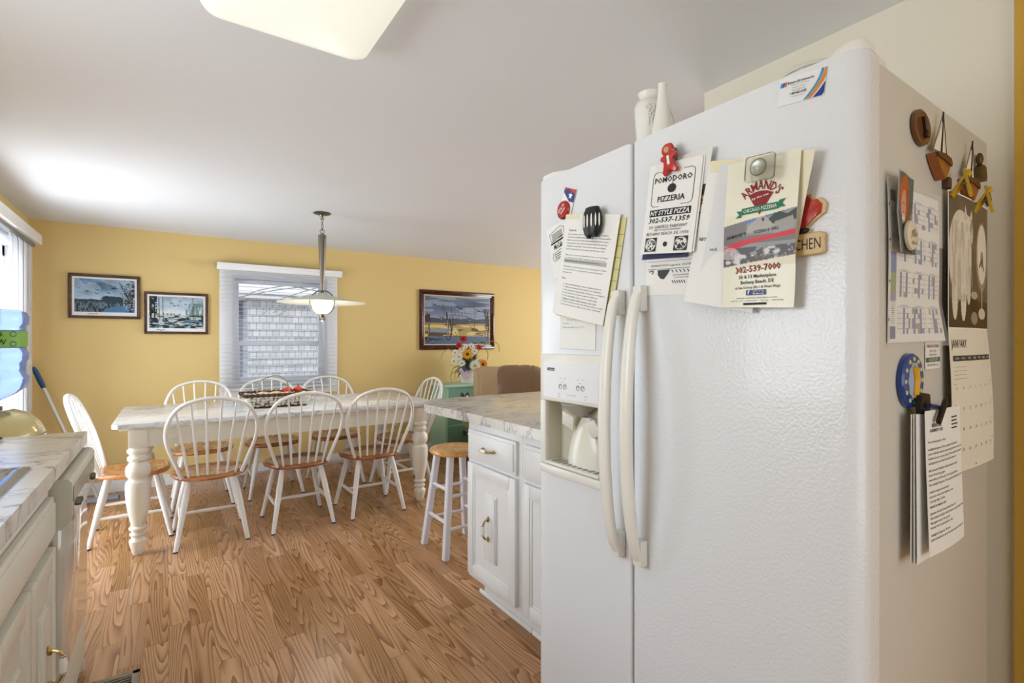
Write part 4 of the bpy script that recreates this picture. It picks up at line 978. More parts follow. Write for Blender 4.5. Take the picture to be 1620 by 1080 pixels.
# ============================================================ REFRIGERATOR
PX = .905                      # plane of the door fronts
FT = 1.76                      # top of the doors
fr = empty('refrigerator', (1.25, .765, 0), label='white side by side refrigerator with water dispenser covered in papers and magnets', cat='refrigerator')
YN, YG, YF = .343, .8233, 1.190
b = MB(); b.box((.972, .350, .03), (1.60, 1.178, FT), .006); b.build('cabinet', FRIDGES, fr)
box('toe_grille', (.94, .36, .0), (1.58, 1.17, .06), mat('grille_grey', (180, 178, 172), .5), fr)
box('door_gasket', (.962, .352, .07), (.974, 1.176, FT - .012), FGREY, fr)
def door_profile(ya, yb, ra, rb, x1=.964):
    """outline in (x, y): front face at PX, rounded outer edges of radius ra (at ya) and rb (at yb)"""
    pts = [(x1, ya)]
    for r_, yc, a0, a1 in ((ra, ya + ra, -PI / 2, -PI), (rb, yb - rb, PI, PI / 2)):
        for k in range(9):
            a = a0 + (a1 - a0) * k / 8; pts.append((PX + r_ + r_ * math.cos(a), yc + r_ * math.sin(a)))
    pts.append((x1, yb)); return pts
b = MB().prism(door_profile(YN, YG - .003, .028, .008), .07, FT, bev=.004); rd = b.build('refrigerator_door', FRIDGEF, fr, smooth=40)
# freezer door: four pieces round the dispenser opening, one mesh
OY0, OY1, OZ0, OZ1 = .921, 1.142, .945, 1.122
b = MB().prism(door_profile(YG + .003, YF, .008, .022), .07, FT, bev=.004); fd = b.build('freezer_door', FREEZF, fr, smooth=40)
cut = MB().box((PX - .1, OY0, OZ0), (PX + .052, OY1, OZ1)).build('cutter', FREEZF, fr)
mo = fd.modifiers.new('b', 'BOOLEAN'); mo.object = cut; mo.operation = 'DIFFERENCE'; mo.solver = 'EXACT'
bpy.context.view_layer.update(); dg = bpy.context.evaluated_depsgraph_get(); nm = bpy.data.meshes.new_from_object(fd.evaluated_get(dg))
fd.modifiers.clear(); fd.data = nm; nm.set_sharp_from_angle(angle=math.radians(40)); bpy.data.objects.remove(cut)
# handles (two long bowed bars)
def bar(par, y, z0, z1, lab=None):
    n = 26; rs = []
    for i in range(n + 1):
        u = i / n; z = z0 + (z1 - z0) * u; e = min(u, 1 - u)
        o_ = .014 + .046 * math.sin(PI * u) ** .55 if 0 < u < 1 else .014
        w_ = .0125 + .004 * math.sin(PI * u); t_ = .0095
        ring = []
        for k in range(14):
            a = 2 * PI * k / 14; ca, sa = math.cos(a), math.sin(a); n_ = 3; r_ = (abs(ca) ** n_ + abs(sa) ** n_) ** (-1 / n_)
            ring.append((PX - o_ + ca * r_ * t_, y + sa * r_ * w_, z))
        rs.append(ring)
    h_ = MB().rings(rs).build('door_handle', FPLAST, par, smooth=50)
    for za, zb in ((z0 - .008, z0 + .052), (z1 - .052, z1 + .008)):
        MB().box((PX - .026, y - .0135, za), (PX - .0002, y + .0135, zb), .005).build('mount_cap', FPLAST, h_)
bar(rd, .787, .785, 1.41); bar(fd, .855, .785, 1.405)
# dispenser
dp = MB()
F0, F1, G0, G1 = .912, 1.166, .915, 1.255
dp.box((PX - .010, F0, OZ0 - .004), (PX + .001, OY0, OZ1), .003).box((PX - .010, OY1, OZ0 - .004), (PX + .001, F1, OZ1), .003).box((PX - .010, F0, OZ1), (PX + .001, F1, G1), .004).box((PX - .014, F0, G0), (PX + .001, F1, OZ0 - .004), .006)
dpo = dp.build('dispenser_frame', FPLAST, fd)
box('control_panel', (PX - .0115, .917, 1.133), (PX - .009, 1.148, 1.232), mat('panel_white', (232, 234, 238), .3), fd)
b = MB()   # inner lining of the recess
b.box((PX + .049, OY0, OZ0), (PX + .051, OY1, OZ1)).box((PX, OY0, OZ0), (PX + .05, OY0 + .002, OZ1)).box((PX, OY1 - .002, OZ0), (PX + .05, OY1, OZ1)).box((PX, OY0, OZ1 - .002), (PX + .05, OY1, OZ1)).box((PX, OY0, OZ0), (PX + .05, OY1, OZ0 + .003))
b.build('recess_lining', mat('recess_cream', (206, 202, 184), .4), fd, smooth=0)
# moulded hump, paddles, chute, tray
yc = 1.015; rs = []
for i in range(13):
    u = i / 12; z = OZ0 + .004 + .135 * u; wv = .072 * (1 - .72 * u ** 2.2); dv = .040 * (1 - .45 * u ** 1.5)
    rs.append([(PX + .048 - dv * math.sin(PI * k / 16) ** .5 if 0 < k < 16 else PX + .048, yc + wv * math.cos(PI * k / 16), z) for k in range(17)])
MB().rings(rs).build('moulded_hump', mat('dispenser_white', (228, 226, 216), .2), fd, smooth=60)
b = MB(); M = Matrix.Translation((PX + .008, 1.062, 1.072)) @ Matrix.Rotation(math.radians(-18), 4, 'Y') @ Matrix.Rotation(math.radians(22), 4, 'X'); b.box((-.003, -.022, -.022), (.003, .022, .022), .0025, M); b.build('paddle', FPLAST, fd)
b = MB(); M = Matrix.Translation((PX + .008, .962, 1.062)) @ Matrix.Rotation(math.radians(-18), 4, 'Y') @ Matrix.Rotation(math.radians(-22), 4, 'X'); b.box((-.003, -.022, -.022), (.003, .022, .022), .0025, M); b.build('paddle', FPLAST, fd)
MB().lathe([(.001, 0), (.02, 0), (.045, .022), (.052, .03), (.001, .03)], 24, Matrix.Translation((PX + .022, 1.03, 1.090)), caps=False).build('ice_chute', mat('dispenser_grey', (176, 174, 164), .3), fd)
b = MB(); b.box((PX - .014, OY0 + .002, OZ0 - .002), (PX + .045, OY1 - .002, OZ0 + .006), .002); ty = b.build('drip_tray', FPLAST, fd)
b = MB()
for k in range(9): b.box((PX - .004, OY0 + .02 + k * .021, OZ0 + .006), (PX + .03, OY0 + .031 + k * .021, OZ0 + .0072))
b.build('slots', mat('slot_grey', (150, 148, 138), .6), ty)
# frames for things on the two visible faces. local x = right, y = up, z = towards the viewer of that face
RF = Matrix(((0, 0, -1), (-1, 0, 0), (0, 1, 0))).to_euler()
RS = Matrix(((1, 0, 0), (0, 0, -1), (0, 1, 0))).to_euler()
def uv(face, p, off=0):
    if face == 'F': v = atX(p[0], p[1], PX - off); return Vector((-v.y, v.z))
    v = atY(p[0], p[1], .350 - off); return Vector((v.x, v.z))
def hang(name, face, c, off, label, cat, rot=0, group=None):
    """an empty at face coordinates c = (u, z), standing off the door by off"""
    loc = (PX - off, -c[0], c[1]) if face == 'F' else (c[0], .350 - off, c[1])
    r = empty(name, loc, rot=(RF if face == 'F' else RS), label=label, cat=cat, group=group)
    if rot: r.rotation_euler = ((RF if face == 'F' else RS).to_matrix() @ Matrix.Rotation(rot, 3, 'Z')).to_euler()
    return r
def sheet(parent, w, h, m=PAPER, bend=None, name='sheet', z=0, th=.0006, x0=0, y0=0, shear=0):
    """thin sheet from (x0, y0) right and down"""
    bend = bend or (lambda x, y: 0); bm = bmesh.new(); nx, ny = 14, 20; F_, B_ = [], []
    for j in range(ny + 1):
        F_.append([]); B_.append([])
        for i in range(nx + 1):
            y = y0 - h * j / ny; x = x0 + w * i / nx + shear * (y0 - y); q = bend(x, y) + z
            F_[-1].append(bm.verts.new((x, y, q))); B_[-1].append(bm.verts.new((x, y, q - th)))
    for j in range(ny):
        for i in range(nx):
            bm.faces.new((F_[j][i], F_[j + 1][i], F_[j + 1][i + 1], F_[j][i + 1])); bm.faces.new((B_[j][i], B_[j][i + 1], B_[j + 1][i + 1], B_[j + 1][i]))
    rim = [(F_[0][i], B_[0][i]) for i in range(nx + 1)] + [(F_[j][nx], B_[j][nx]) for j in range(1, ny + 1)] + [(F_[ny][i], B_[ny][i]) for i in range(nx - 1, -1, -1)] + [(F_[j][0], B_[j][0]) for j in range(ny - 1, 0, -1)]
    for k in range(len(rim)):
        a, c = rim[k], rim[(k + 1) % len(rim)]; bm.faces.new((a[0], c[0], c[1], a[1]))
    bmesh.ops.recalc_face_normals(bm, faces=bm.faces); me = bpy.data.meshes.new(name); bm.to_mesh(me); bm.free(); me.materials.append(m); me.shade_smooth(); me.set_sharp_from_angle(angle=math.radians(40))
    o = bpy.data.objects.new(name, me); C.objects.link(o); o.parent = parent; return o
def P_(c): return Vector(c)

# control panel print (dispenser)
pr_ = empty('panel_print', (0, 0, 0)); pr_.parent = fd; pr_.rotation_euler = RF; pr_.location = (PX - .0118, 0, 0)
I = Ink(z=.0004); u0, v1 = -1.148, 1.232
def pc(x, y): return u0 + x * .231, v1 - y * .099       # normalised panel coordinates
x, y = pc(.15, .20); I.quad(x - .016, y - .004, x + .016, y + .004); 
for cx_, cy_ in ((.33, .46), (.41, .46), (.64, .46), (.72, .46)): x, y = pc(cx_, cy_ - .02); I.quad(x - .0015, y - .001, x + .0015, y + .001)
for t_, cx_, cy_, w_ in (('ICE', .37, .53, .006), ('LIGHT', .68, .53, .010), ('ICE', .30, .87, .006), ('PRESS TO ACTIVATE', .53, .88, .034), ('WATER', .77, .87, .013)): x, y = pc(cx_, cy_); I.text(t_, x, y, w=w_)
for cx_ in (.30, .77): x, y = pc(cx_, .95); I.line([(x - .002, y + .0015), (x, y - .001), (x + .002, y + .0015)], .0007)
for cx_, cy_ in ((.33, .66), (.41, .66), (.64, .66), (.72, .66)):
    x, y = pc(cx_, cy_); I.line([(x + .0068 * math.cos(a), y + .0068 * math.sin(a)) for a in [2 * PI * i / 16 for i in range(17)]], .0008)
    I.line([(x + .0045 * math.cos(a), y + .0045 * math.sin(a)) for a in [2 * PI * i / 12 for i in range(9)]], .0012)
I.build('lettering', mat('panel_ink', (70, 72, 76), .6), pr_)
I = Ink(z=.0009); x, y = pc(.15, .20); I.text('Kenmore', x + .003, y, w=.023, h=.0048, bold=.01); I.build('badge_letters', PAPER, pr_)

# hinge covers on top of the doors
hc = fr
def toppiece(name, pts, z0, z1, m, bev=.004): return MB().prism(pts, z0, z1, bev=bev).build(name, m, fr)
toppiece('hinge_cover', [(.930, .3475), (.922, .351), (.916, .358), (.914, .368), (.917, .380), (.924, .392), (.934, .402), (.946, .409), (.962, .411), (.962, .3475)], FT, FT + .020, FPLAST, .006)
toppiece('hinge_cover', [(.972, .354), (.972, .40), (1.0, .40), (1.025, .385), (1.025, .354)], FT, FT + .014, FPLAST, .004)
toppiece('hinge_cover', [(.914, 1.176), (.912, 1.13), (.935, 1.09), (.962, 1.08), (.962, 1.178)], FT, FT + .018, FPLAST, .005)
children_fix(fr)

# ---- things on top
dish = empty('glass_dish', (1.03, .475, FT), label='shallow glass dish on top of the refrigerator behind the hinge cover', cat='dish')
dish.scale = (1.1, 1.1, 1.9)
MB().lathe([(.001, 0), (.03, .001), (.045, .008), (.053, .018), (.054, .022), (.051, .022), (.043, .010), (.03, .004), (.001, .003)], 40, caps=False).build('bowl', mat('dish_glass', (232, 236, 232), .05, trans=.8, ior=1.3), dish, smooth=60)
MB().tube([(.0525 * math.cos(2 * PI * k / 40), .0525 * math.sin(2 * PI * k / 40), .022) for k in range(40)], .0022, 6, closed=True).build('rim', mat('dish_rim', (214, 214, 200), .1), dish)
pv = empty('ceramic_vase', (1.18, 1.004, FT), label='tall white ceramic vase with raised flowers on top of the refrigerator', cat='vase')
MB().lathe([(.001, 0), (.034, 0), (.038, .01), (.036, .08), (.042, .17), (.046, .215), (.043, .232), (.031, .240), (.029, .246), (.034, .258), (.036, .262), (.030, .262), (.024, .25), (.024, .2), (.001, .19)], 32, caps=False).build('body', CERAM, pv, smooth=60)
b = MB()
for k in range(5):
    a = math.radians(215 + k * 14); rr0 = .045; z = .205 - .02 * (k % 2)
    for j in range(5):
        q_ = 2 * PI * j / 5; b.ball((rr0 * math.cos(a + .12 * math.cos(q_)), rr0 * math.sin(a + .12 * math.cos(q_)), z + .007 * math.sin(q_)), .0045, u=8, v=6)
    b.tube([(rr0 * .98 * math.cos(a), rr0 * .98 * math.sin(a), z - .01), (rr0 * .92 * math.cos(a + .05), rr0 * .92 * math.sin(a + .05), z - .05)], .0022, 6)
b.build('raised_flowers', CERAM, pv)
pv2 = empty('bud_vase', (1.14, .925, FT), label='slender white ceramic bottle with narrow spout beside the vase on the refrigerator', cat='vase')
MB().lathe([(.001, 0), (.030, 0), (.033, .01), (.033, .06), (.029, .12), (.018, .18), (.0125, .225), (.011, .242), (.0125, .248), (.009, .248), (.001, .24)], 28, caps=False).build('body', CERAM, pv2, smooth=60)
MB().tube(catmull([(.024, -.010, .07), (.038, -.012, .11), (.036, -.012, .16), (.015, -.004, .19)], 6), .005, 8).build('handle', CERAM, pv2)

# ============================================================ PAPERS AND MAGNETS ON THE DOORS
DKG = mat('print_dark_grey', (60, 60, 62), .6); REDI = mat('print_maroon', (140, 26, 30), .6); GRNI = mat('print_green', (34, 120, 88), .6)
def paper_frame(face, name, TL, TR, BL, off, label, cat):
    a, b_, c_ = (uv(face, p, off) for p in (TL, TR, BL)); w_ = (b_ - a).length; h_ = (c_ - a).length; d_ = b_ - a
    ang = math.atan2(d_.y, d_.x); r = hang(name, face, a, off, label, cat, ang)
    dl = c_ - a; sh_ = dl.dot(d_.normalized()) / h_
    return r, w_, h_, sh_
# 1 small tilted card with a flag
a = uv('F', (896, 294)); ang = math.radians(-22)
r = hang('flag_card', 'F', (-1.063, 1.716), .002, 'small tilted card with a star and stripes flag on the freezer door', 'card', ang)
P = Paint(60, 110, (236, 236, 238)); P.poly([(0, .62), (1, .62), (1, 1), (0, 1)], (60, 70, 130)); P.poly([(0, .9), (.55, 1), (0, 1)], (196, 60, 70)); P.poly([(.2, 1), (1, .86), (1, 1)], (200, 70, 80)); P.poly([(0, .62), (.6, .62), (0, .85)], (236, 238, 240))
P.poly([(.62 + .2 * math.cos(PI / 2 + k * PI / 5) * (1 if k % 2 == 0 else .42), .79 + .11 * math.sin(PI / 2 + k * PI / 5) * (1 if k % 2 == 0 else .42)) for k in range(10)], (248, 248, 250))
sheet(r, .052, .092); P.mesh('flag_print', .050, .090, r, .001, -.001)
I = Ink(z=.0012); 
for k in range(5): I.quad(.012, -.052 - k * .006, .04, -.0535 - k * .006)
I.build('printed_lines', DKG, r)
r = hang('round_magnet', 'F', uv('F', (894, 332)), .006, 'red round button magnet with white lettering on the freezer door', 'magnet', math.radians(40))
MB().lathe([(.001, -.004), (.0235, -.004), (.0245, 0), (.022, .004), (.001, .006)], 28, caps=False).build('button', mat('magnet_red', (176, 26, 30), .25, coat=.6), r)
MB().tube([(.024 * math.cos(a), .024 * math.sin(a), -.001) for a in [PI * .6 + PI * .9 * i / 12 for i in range(13)]], .003, 6).build('rim', BLACK, r)
I = Ink(z=.0062); I.text('STATE', 0, .004, w=.03, h=.007, bold=.02); I.text('FARM', 0, -.006, w=.022, h=.006, bold=.02); I.build('lettering', PAPER, r)
# 2 card behind
r = hang('business_sheet', 'F', (-1.148, 1.61), .0015, 'white printed sheet tucked behind the letter on the freezer door', 'paper', math.radians(14))
sheet(r, .085, .15)
I = Ink(); I.text("McCabe's", .048, -.062, w=.05, h=.016, bold=.03); I.quad(.012, -.047, .075, -.052); I.line([(.01, -.02), (.06, -.012), (.075, -.02), (.072, -.04), (.016, -.045), (.01, -.02)], .0012)
for k in range(7): I.quad(.02, -.023 - k * .0032, .066, -.0242 - k * .0032)
I.line([(.015, -.08), (.05, -.075), (.058, -.085), (.05, -.098), (.018, -.102), (.01, -.092), (.015, -.08)], .0012)
for k in range(3): I.quad(.02, -.083 - k * .006, .05, -.085 - k * .006)
I.build('printed_text', INK, r)
# 3 letter
bl = lambda x, y: .004 * math.sin(x * 14) + .030 * max(0, -y) ** 1.5
r = hang('notepad_sheet', 'F', (-1.045, 1.628), .0025, 'yellow green lined pad sheet behind the check out letter', 'paper', math.radians(-11.5))
sheet(r, .212, .268, mat('yellow_pad', (214, 208, 146), .6), lambda x, y: .003 + .012 * max(0, -y) ** 1.5 * 3 - .003); 
I = Ink(bend=lambda x, y: .012 * max(0, -y) ** 1.5 * 3, z=.001)
for k in range(9): I.quad(.19, -.04 - k * .028, .212, -.0408 - k * .028)
I.build('ruled_lines', DKG, r)
r = hang('check_out_letter', 'F', (-1.052, 1.637), .0075, 'white typed check out letter hanging under the barrel magnet', 'letter', math.radians(-11.8))
sheet(r, .205, .272, PAPER, bl)
I = Ink(bend=bl)
I.text('Check Out', .022, -.042, h=.0052, align='L', bold=.01)
body = ['Check out time is 10:00 A.M. Keys and parking passes must be', 'returned to our office at that time. Every key not returned will be', 'billed to the property owner and a refund will not be issued.', 'Any request for a late check out must be made before the day', 'of departure. Any delays could cost you additional charges.', 'If you are delayed by accident please call 302 as you may.', '', 'Please note, it is very important that all doors are locked upon', 'your departure. There will be a charge for any unlocked doors', 'and windows found after your departure from the house.', '', 'We ask that you leave the premises in the same general condition', 'as it was found. We do not expect you to vacuum but you must', 'cleaning lists.', '', 'Please:', '', '   1.  Return all furnishings to their original positions.', '   2.  Wash and put away all dishes and run the dishwasher.', '   3.  Place all trash in bags outside in the proper containers.', '   4.  The refrigerator should be emptied of all items.', '   5.  Turn off all lights, fans and air conditioning.', '   6.  Blankets should be folded and left on the beds.', '   7.  Please lock all doors and return all keys with your name', '       to the drop box at the office no later than 10:00 A.M.']
for k, ln in enumerate(body):
    if ln.strip(): I.text(ln.strip() if not ln.startswith('  ') else ln.strip(), .022 if not ln.startswith('  ') else .032, -.053 - k * .0078, w=min(.166, .0026 * len(ln)), h=.0048, align='L')
I.build('typed_text', INK, r)
I = Ink(bend=bl, z=.0004); I.quad(.02, -.1285, .185, -.118); I.build('highlight', mat('grey_highlight', (176, 176, 176), .6), r)
I = Ink(bend=bl, z=.0009); I.quad(.0, -.001, .06, -.012); I.build('tape', mat('tape_yellowed', (232, 226, 190), .3), r)
r = hang('barrel_magnet', 'F', uv('F', (938, 350), .02), .022, 'black and white striped barrel shaped magnet holding the letter', 'magnet')
MB().lathe([(.001, -.036), (.022, -.036), (.026, -.03), (.031, -.012), (.031, .006), (.027, .024), (.024, .028), (.022, .034), (.001, .036)], 24, Matrix.Scale(.55, 4, (0, 0, 1)) @ Matrix.Rotation(PI / 2, 4, 'X') @ Matrix.Rotation(PI, 4, 'X'), caps=False).build('barrel', BLACK, r)
b = MB()
for k in range(-3, 4):
    a = k * .42; x = .0315 * math.sin(a); z = .0315 * .55 * math.cos(a)
    b.ball((x, -.001, z), .0028, (1, 6.2, .5), u=8, v=8)
b.build('white_stripes', CERAM, r)
b = MB(); 
for k in (-1, 1): b.box((k * .012 - .004, -.042, -.004), (k * .012 + .004, -.034, .006), .001)
b.build('feet', BLACK, r)
# 4 handwritten note
r = hang('handwritten_note', 'F', (-1.085, 1.385), .0012, 'small white handwritten note below the letter, above the dispenser', 'note', math.radians(-1))
sheet(r, .142, .115); I = Ink(); rr = random.Random(2)
for ln, (x0, x1) in enumerate(((.03, .12), (.012, .05), (.012, .105))):
    x = x0; pts = []
    while x < x1: pts.append((x, -.036 - ln * .010 + rr.uniform(-.0025, .003))); x += .0016
    for q_ in range(0, len(pts) - 6, 7): I.line(pts[q_:q_ + 6], .0006)
I.build('handwriting', INK, r)
I = Ink(z=.0002); I.line([(.142, -.0), (.142, -.115), (.0, -.115)], .0006); I.build('paper_edge', mat('edge_grey', (150, 150, 150), .6), r)

# 5 pizzeria flyer and the leaflets behind it
r = hang('restaurant_card', 'F', (-.775, 1.50), .0012, 'white reservations card with a fish drawing at the bottom of the leaflets', 'card', math.radians(-3.5))
sheet(r, .145, .105)
I = Ink(); I.line([(.004, -.022), (.14, -.022)], .0006); I.line([(.004, -.030), (.14, -.030)], .0006); I.text('RESERVATIONS suggested   302.537.4200', .074, -.040, w=.122, h=.0055); I.line([(.004, -.047), (.142, -.047)], .001)
I.poly([(.032, -.049), (.066, -.049), (.060, -.058), (.050, -.07), (.040, -.068), (.033, -.06)])
for k in range(7): I.line([(.070 + k * .010, -.050), (.075 + k * .010, -.056)], .002)
I.text('Seafood and Steak House', .098, -.061, w=.05, h=.0042); I.text('Special Sunset Menu', .098, -.067, w=.04, h=.004)
for k in range(6): I.line([(.072 + k * .006, -.073), (.076 + k * .006, -.079)], .002)
I.line([(.008, -.052), (.02, -.050), (.018, -.058)], .002)
I.build('printed_drawing', DKG, r)
r = hang('navy_brochure', 'F', (-.745, 1.68), .0035, 'dark navy brochure poking out below the pizzeria flyer', 'brochure', math.radians(-5))
sheet(r, .125, .205, mat('navy_print', (44, 46, 92), .35), lambda x, y: .003 * math.sin(x * 20), shear=-.14)
r = hang('food_brochure', 'F', (-.700, 1.685), .0060, 'brochure with food photo and green lower half behind the pizzeria flyer', 'brochure', math.radians(-4))
fb = lambda x, y: .006 * (x / .1) ** 2
P = Paint(60, 130, (226, 226, 222)); P.rect(0, .52, 1, .64, (40, 42, 44)); n_ = P.noise(14, 30, 3, 3); P.rect(0, .30, 1, .52, (196, 168, 96)); P.fill(((P.Y > .30) & (P.Y < .52) & (n_ > .55)) * 1., (80, 60, 50)); P.fill(((P.Y > .32) & (P.Y < .42) & (n_ < .42)) * 1., (224, 224, 226)); P.rect(0, 0, 1, .30, (108, 132, 92)); P.rect(0, .62, 1, .64, (230, 230, 230))
sheet(r, .10, .19, PAPER, fb, shear=-.12); q_ = P.mesh('food_photo', .10, .19, r, 0, 0, bend=fb)
me = q_.data; co = np.empty(len(me.vertices) * 3); me.vertices.foreach_get('co', co); co = co.reshape(-1, 3); co[:, 0] += .12 * co[:, 1]; me.vertices.foreach_set('co', co.ravel())
pb_ = lambda x, y: .010 * (max(0, -y) / .19) ** 1.5 + .002 * math.sin(x * 30)
r, w_, h_, sh_ = paper_frame('F', 'pizzeria_flyer', (1029, 263), (1108, 242), (1017, 400), .016, 'white Pomodoro Pizzeria flyer held by the red gingerbread magnet', 'flyer')
r.rotation_euler = (RF.to_matrix() @ Matrix.Rotation(math.radians(-6), 3, 'Z')).to_euler(); r.location.z += -.001
w_, h_ = .134, .195
sheet(r, w_, h_, PAPER, pb_); sheet(r, w_, h_ - .002, PAPER, pb_, 'back_sheet', z=-.002, x0=.004)
I = Ink(bend=pb_)
def rrl(x0, y0, x1, y1, rad, wd):
    pts = []
    for cx_, cy_, a0 in ((x1 - rad, y1 - rad, 0), (x0 + rad, y1 - rad, PI / 2), (x0 + rad, y0 + rad, PI), (x1 - rad, y0 + rad, 1.5 * PI)):
        pts += [(cx_ + rad * math.cos(a0 + PI / 2 * i / 5), cy_ + rad * math.sin(a0 + PI / 2 * i / 5)) for i in range(6)]
    I.line(pts + [pts[0]], wd)
rrl(.014, -.092, .120, -.018, .010, .0012)
I.text('POMODORO', .067, -.036, w=.096, h=.0125, bold=.022); I.text('PIZZERIA', .067, -.077, w=.07, h=.0125, bold=.022)
I.poly([(.067 + .011 * math.cos(a), -.056 + .0095 * math.sin(a)) for a in [2 * PI * i / 16 for i in range(16)]]); I.line([(.067, -.046), (.069, -.043)], .002)
I.quad(.014, -.114, .120, -.099)
I.text('302-537-1359', .067, -.1225, w=.106, h=.0115, bold=.02, shear=.15)
I.text('101 GARFIELD PARKWAY', .067, -.137, w=.098, h=.007); I.text('UNIT M, NORTH BETHANY', .067, -.1445, w=.07, h=.0045); I.text('BETHANY BEACH, DE 19930', .067, -.1525, w=.108, h=.0075)
I.poly([(.067 + .0055 * math.cos(a), -.175 + .0055 * math.sin(a)) for a in [2 * PI * i / 12 for i in range(12)]])
I.build('printed_text', INK, r)
I = Ink(bend=pb_, z=.0011); I.text('NY STYLE PIZZA', .067, -.1065, w=.100, h=.0105, bold=.02, shear=.15); I.build('white_text', PAPER, r)
for x in (.012, .090):
    P = Paint(44, 44, (30, 30, 30)); P.ell(.5, .5, .44, .44, (222, 222, 220)); n_ = P.noise(9, 9, int(x * 1000), 2); d_ = ((P.X - .5) ** 2 + (P.Y - .5) ** 2); P.fill(((d_ < .16) & (n_ > .52)) * 1., (36, 36, 36)); P.mesh('pizza_picture', .032, .030, r, x, -.160, bend=pb_, z=.001)
r = hang('gingerbread_magnet', 'F', uv('F', (1057, 252), .03), .026, 'red gingerbread man clip magnet holding the pizzeria flyer', 'magnet', math.radians(8))
RP = mat('shiny_red_plastic', (188, 34, 30), .25, coat=.5)
o2 = [(-.006, .012), (-.017, .012), (-.021, .006), (-.017, .001), (-.009, .0), (-.011, -.012), (-.019, -.024), (-.015, -.031), (-.007, -.029), (0, -.017), (.007, -.029), (.015, -.031), (.019, -.024), (.011, -.012), (.009, 0), (.017, .001), (.021, .006), (.017, .012), (.006, .012)]
MB().prism(o2[::-1], -.003, .005, bev=.002).build('body', RP, r)
MB().lathe([(.001, -.003), (.014, -.003), (.0155, .001), (.013, .006), (.001, .0075)], 20, Matrix.Translation((0, .021, 0)), caps=False).build('head', RP, r)
MB().ball((0, .021, .006), .007, (1, 1, .4)).build('face', mat('cookie_tan', (196, 160, 120), .4), r)
MB().box((-.002, -.012, .004), (.004, .008, .007), .001).build('bow_tie', PAPER, r)
MB().box((-.006, -.006, -.024), (.006, .030, -.003), .002).build('clip_back', mat('clip_steel', (120, 120, 122), .3, .8), r)

# 6 Armand's flyer group
r = hang('letter_stack', 'F', (-.607, 1.648), .0085, 'white folded sheets behind the pizza brochure, wide and slightly fanned', 'papers', math.radians(-12))
fs = lambda x, y: .010 * math.sin((x + .03) * 16) * (-y / .29) + .004
sheet(r, .150, .28, PAPER, fs); 
I = Ink(bend=fs)
for t_, y in (('F', -.075), ('SSID', -.103), ('pelle', -.120), ('NETWORK', -.152), ('bbeach', -.170)): I.text(t_, .056, y, h=.0068, align='R', bold=.01, shear=.2)
I.build('printed_text', INK, r)
sheet(r, .131, .205, mat('cream_paper', (236, 230, 204), .6), lambda x, y: .012 - .006 * (-y / .2) + .02 * max(0, x - .12), 'cream_sheet', x0=.075, y0=.003)
sheet(r, .07, .022, mat('tape_yellowed', (232, 226, 190), .3), fs, 'tape', z=.001, x0=.004, y0=.001)
sheet(r, .170, .255, mat('greyish_white_paper', (222, 224, 228), .6), lambda x, y: .010 + .02 * max(0, x - .13), 'folded_sheet', x0=.028, y0=-.008, shear=.0)
wx = lambda x, y: .006 * math.sin(-y * 20) * (-y / .28) + .002 * math.sin(x * 40)
r, w_, h_, sh_ = paper_frame('F', 'pizza_brochure', (1152, 262), (1263, 245), (1150, 492), .028, "cream Armand's Chicago Pizzeria brochure under the clear clip magnet", 'brochure')
w_, h_ = .133, .268; r.rotation_euler = (RF.to_matrix() @ Matrix.Rotation(math.radians(-3.2), 3, 'Z')).to_euler()
sheet(r, w_, h_, mat('cream_gloss_paper', (236, 234, 216), .3), wx)
P = Paint(150, 92, (150, 150, 156)); P.poly([(0, .70), (1, 1.0), (0, 1)], (96, 130, 190)); n_ = P.noise(12, 10, 4, 3)
P.poly([(.62, .82), (.75, .98), (.88, .9), (1, .99), (1, .78), (.66, .74)], (52, 66, 60)); P.poly([(0, .95), (.1, .82), (.35, .86), (.35, .6), (0, .55)], (128, 124, 128)); P.poly([(.35, .62), (.37, .75), (.56, .96), (.72, .72), (.72, .62)], (176, 172, 168)); P.poly([(.72, .6), (.72, .78), (.95, .86), (1, .62)], (160, 158, 156))
P.rect(0, .42, 1, .58, (120, 116, 116)); P.poly([(0, .36), (.15, .46), (.4, .52), (.7, .56), (1, .62), (1, .52), (.7, .48), (.4, .42), (0, .28)], (206, 44, 62)); P.fill(((P.Y < .36) & (n_ > .5)) * 1., (86, 84, 86)); P.fill(((P.Y < .34) & (n_ < .40)) * 1., (214, 212, 212)); P.fill(((P.Y < .2) & (np.sin(P.X * 90) > .3) & (P.X > .5)) * 1., (112, 98, 88)); P.ell(.1, .26, .14, .12, (206, 196, 200), .7); P.ell(.57, .85, .02, .035, (60, 60, 66))
P.poly([(0, 1), (0, .80), (1, 1)], (232, 228, 204)); P.poly([(0, 0), (1, .16), (1, 0)], (232, 228, 204))
P.mesh('building_photo', w_, .094, r, 0, -.098, bend=wx, z=.0010)
I = Ink(bend=wx, z=.0012); I.text("ARMAND'S", .069, -.050, w=.080, h=.016, bold=.02, arc=.042); I.text('302-539-7000', .067, -.197, w=.082, h=.0125, bold=.02, rot=math.radians(4))
I.build('maroon_print', REDI, r); I = Ink(bend=wx, z=.0012); I.poly([(.047, -.066), (.069, -.103), (.091, -.066), (.080, -.0615), (.069, -.060), (.058, -.0615)]); I.build('red_slice', REDI, r)
I = Ink(bend=wx, z=.0016); I.poly([(.026, -.103), (.034, -.096), (.030, -.089), (.036, -.090), (.069, -.086), (.102, -.090), (.108, -.089), (.104, -.096), (.112, -.103), (.102, -.100), (.069, -.096), (.036, -.100)]) if False else None
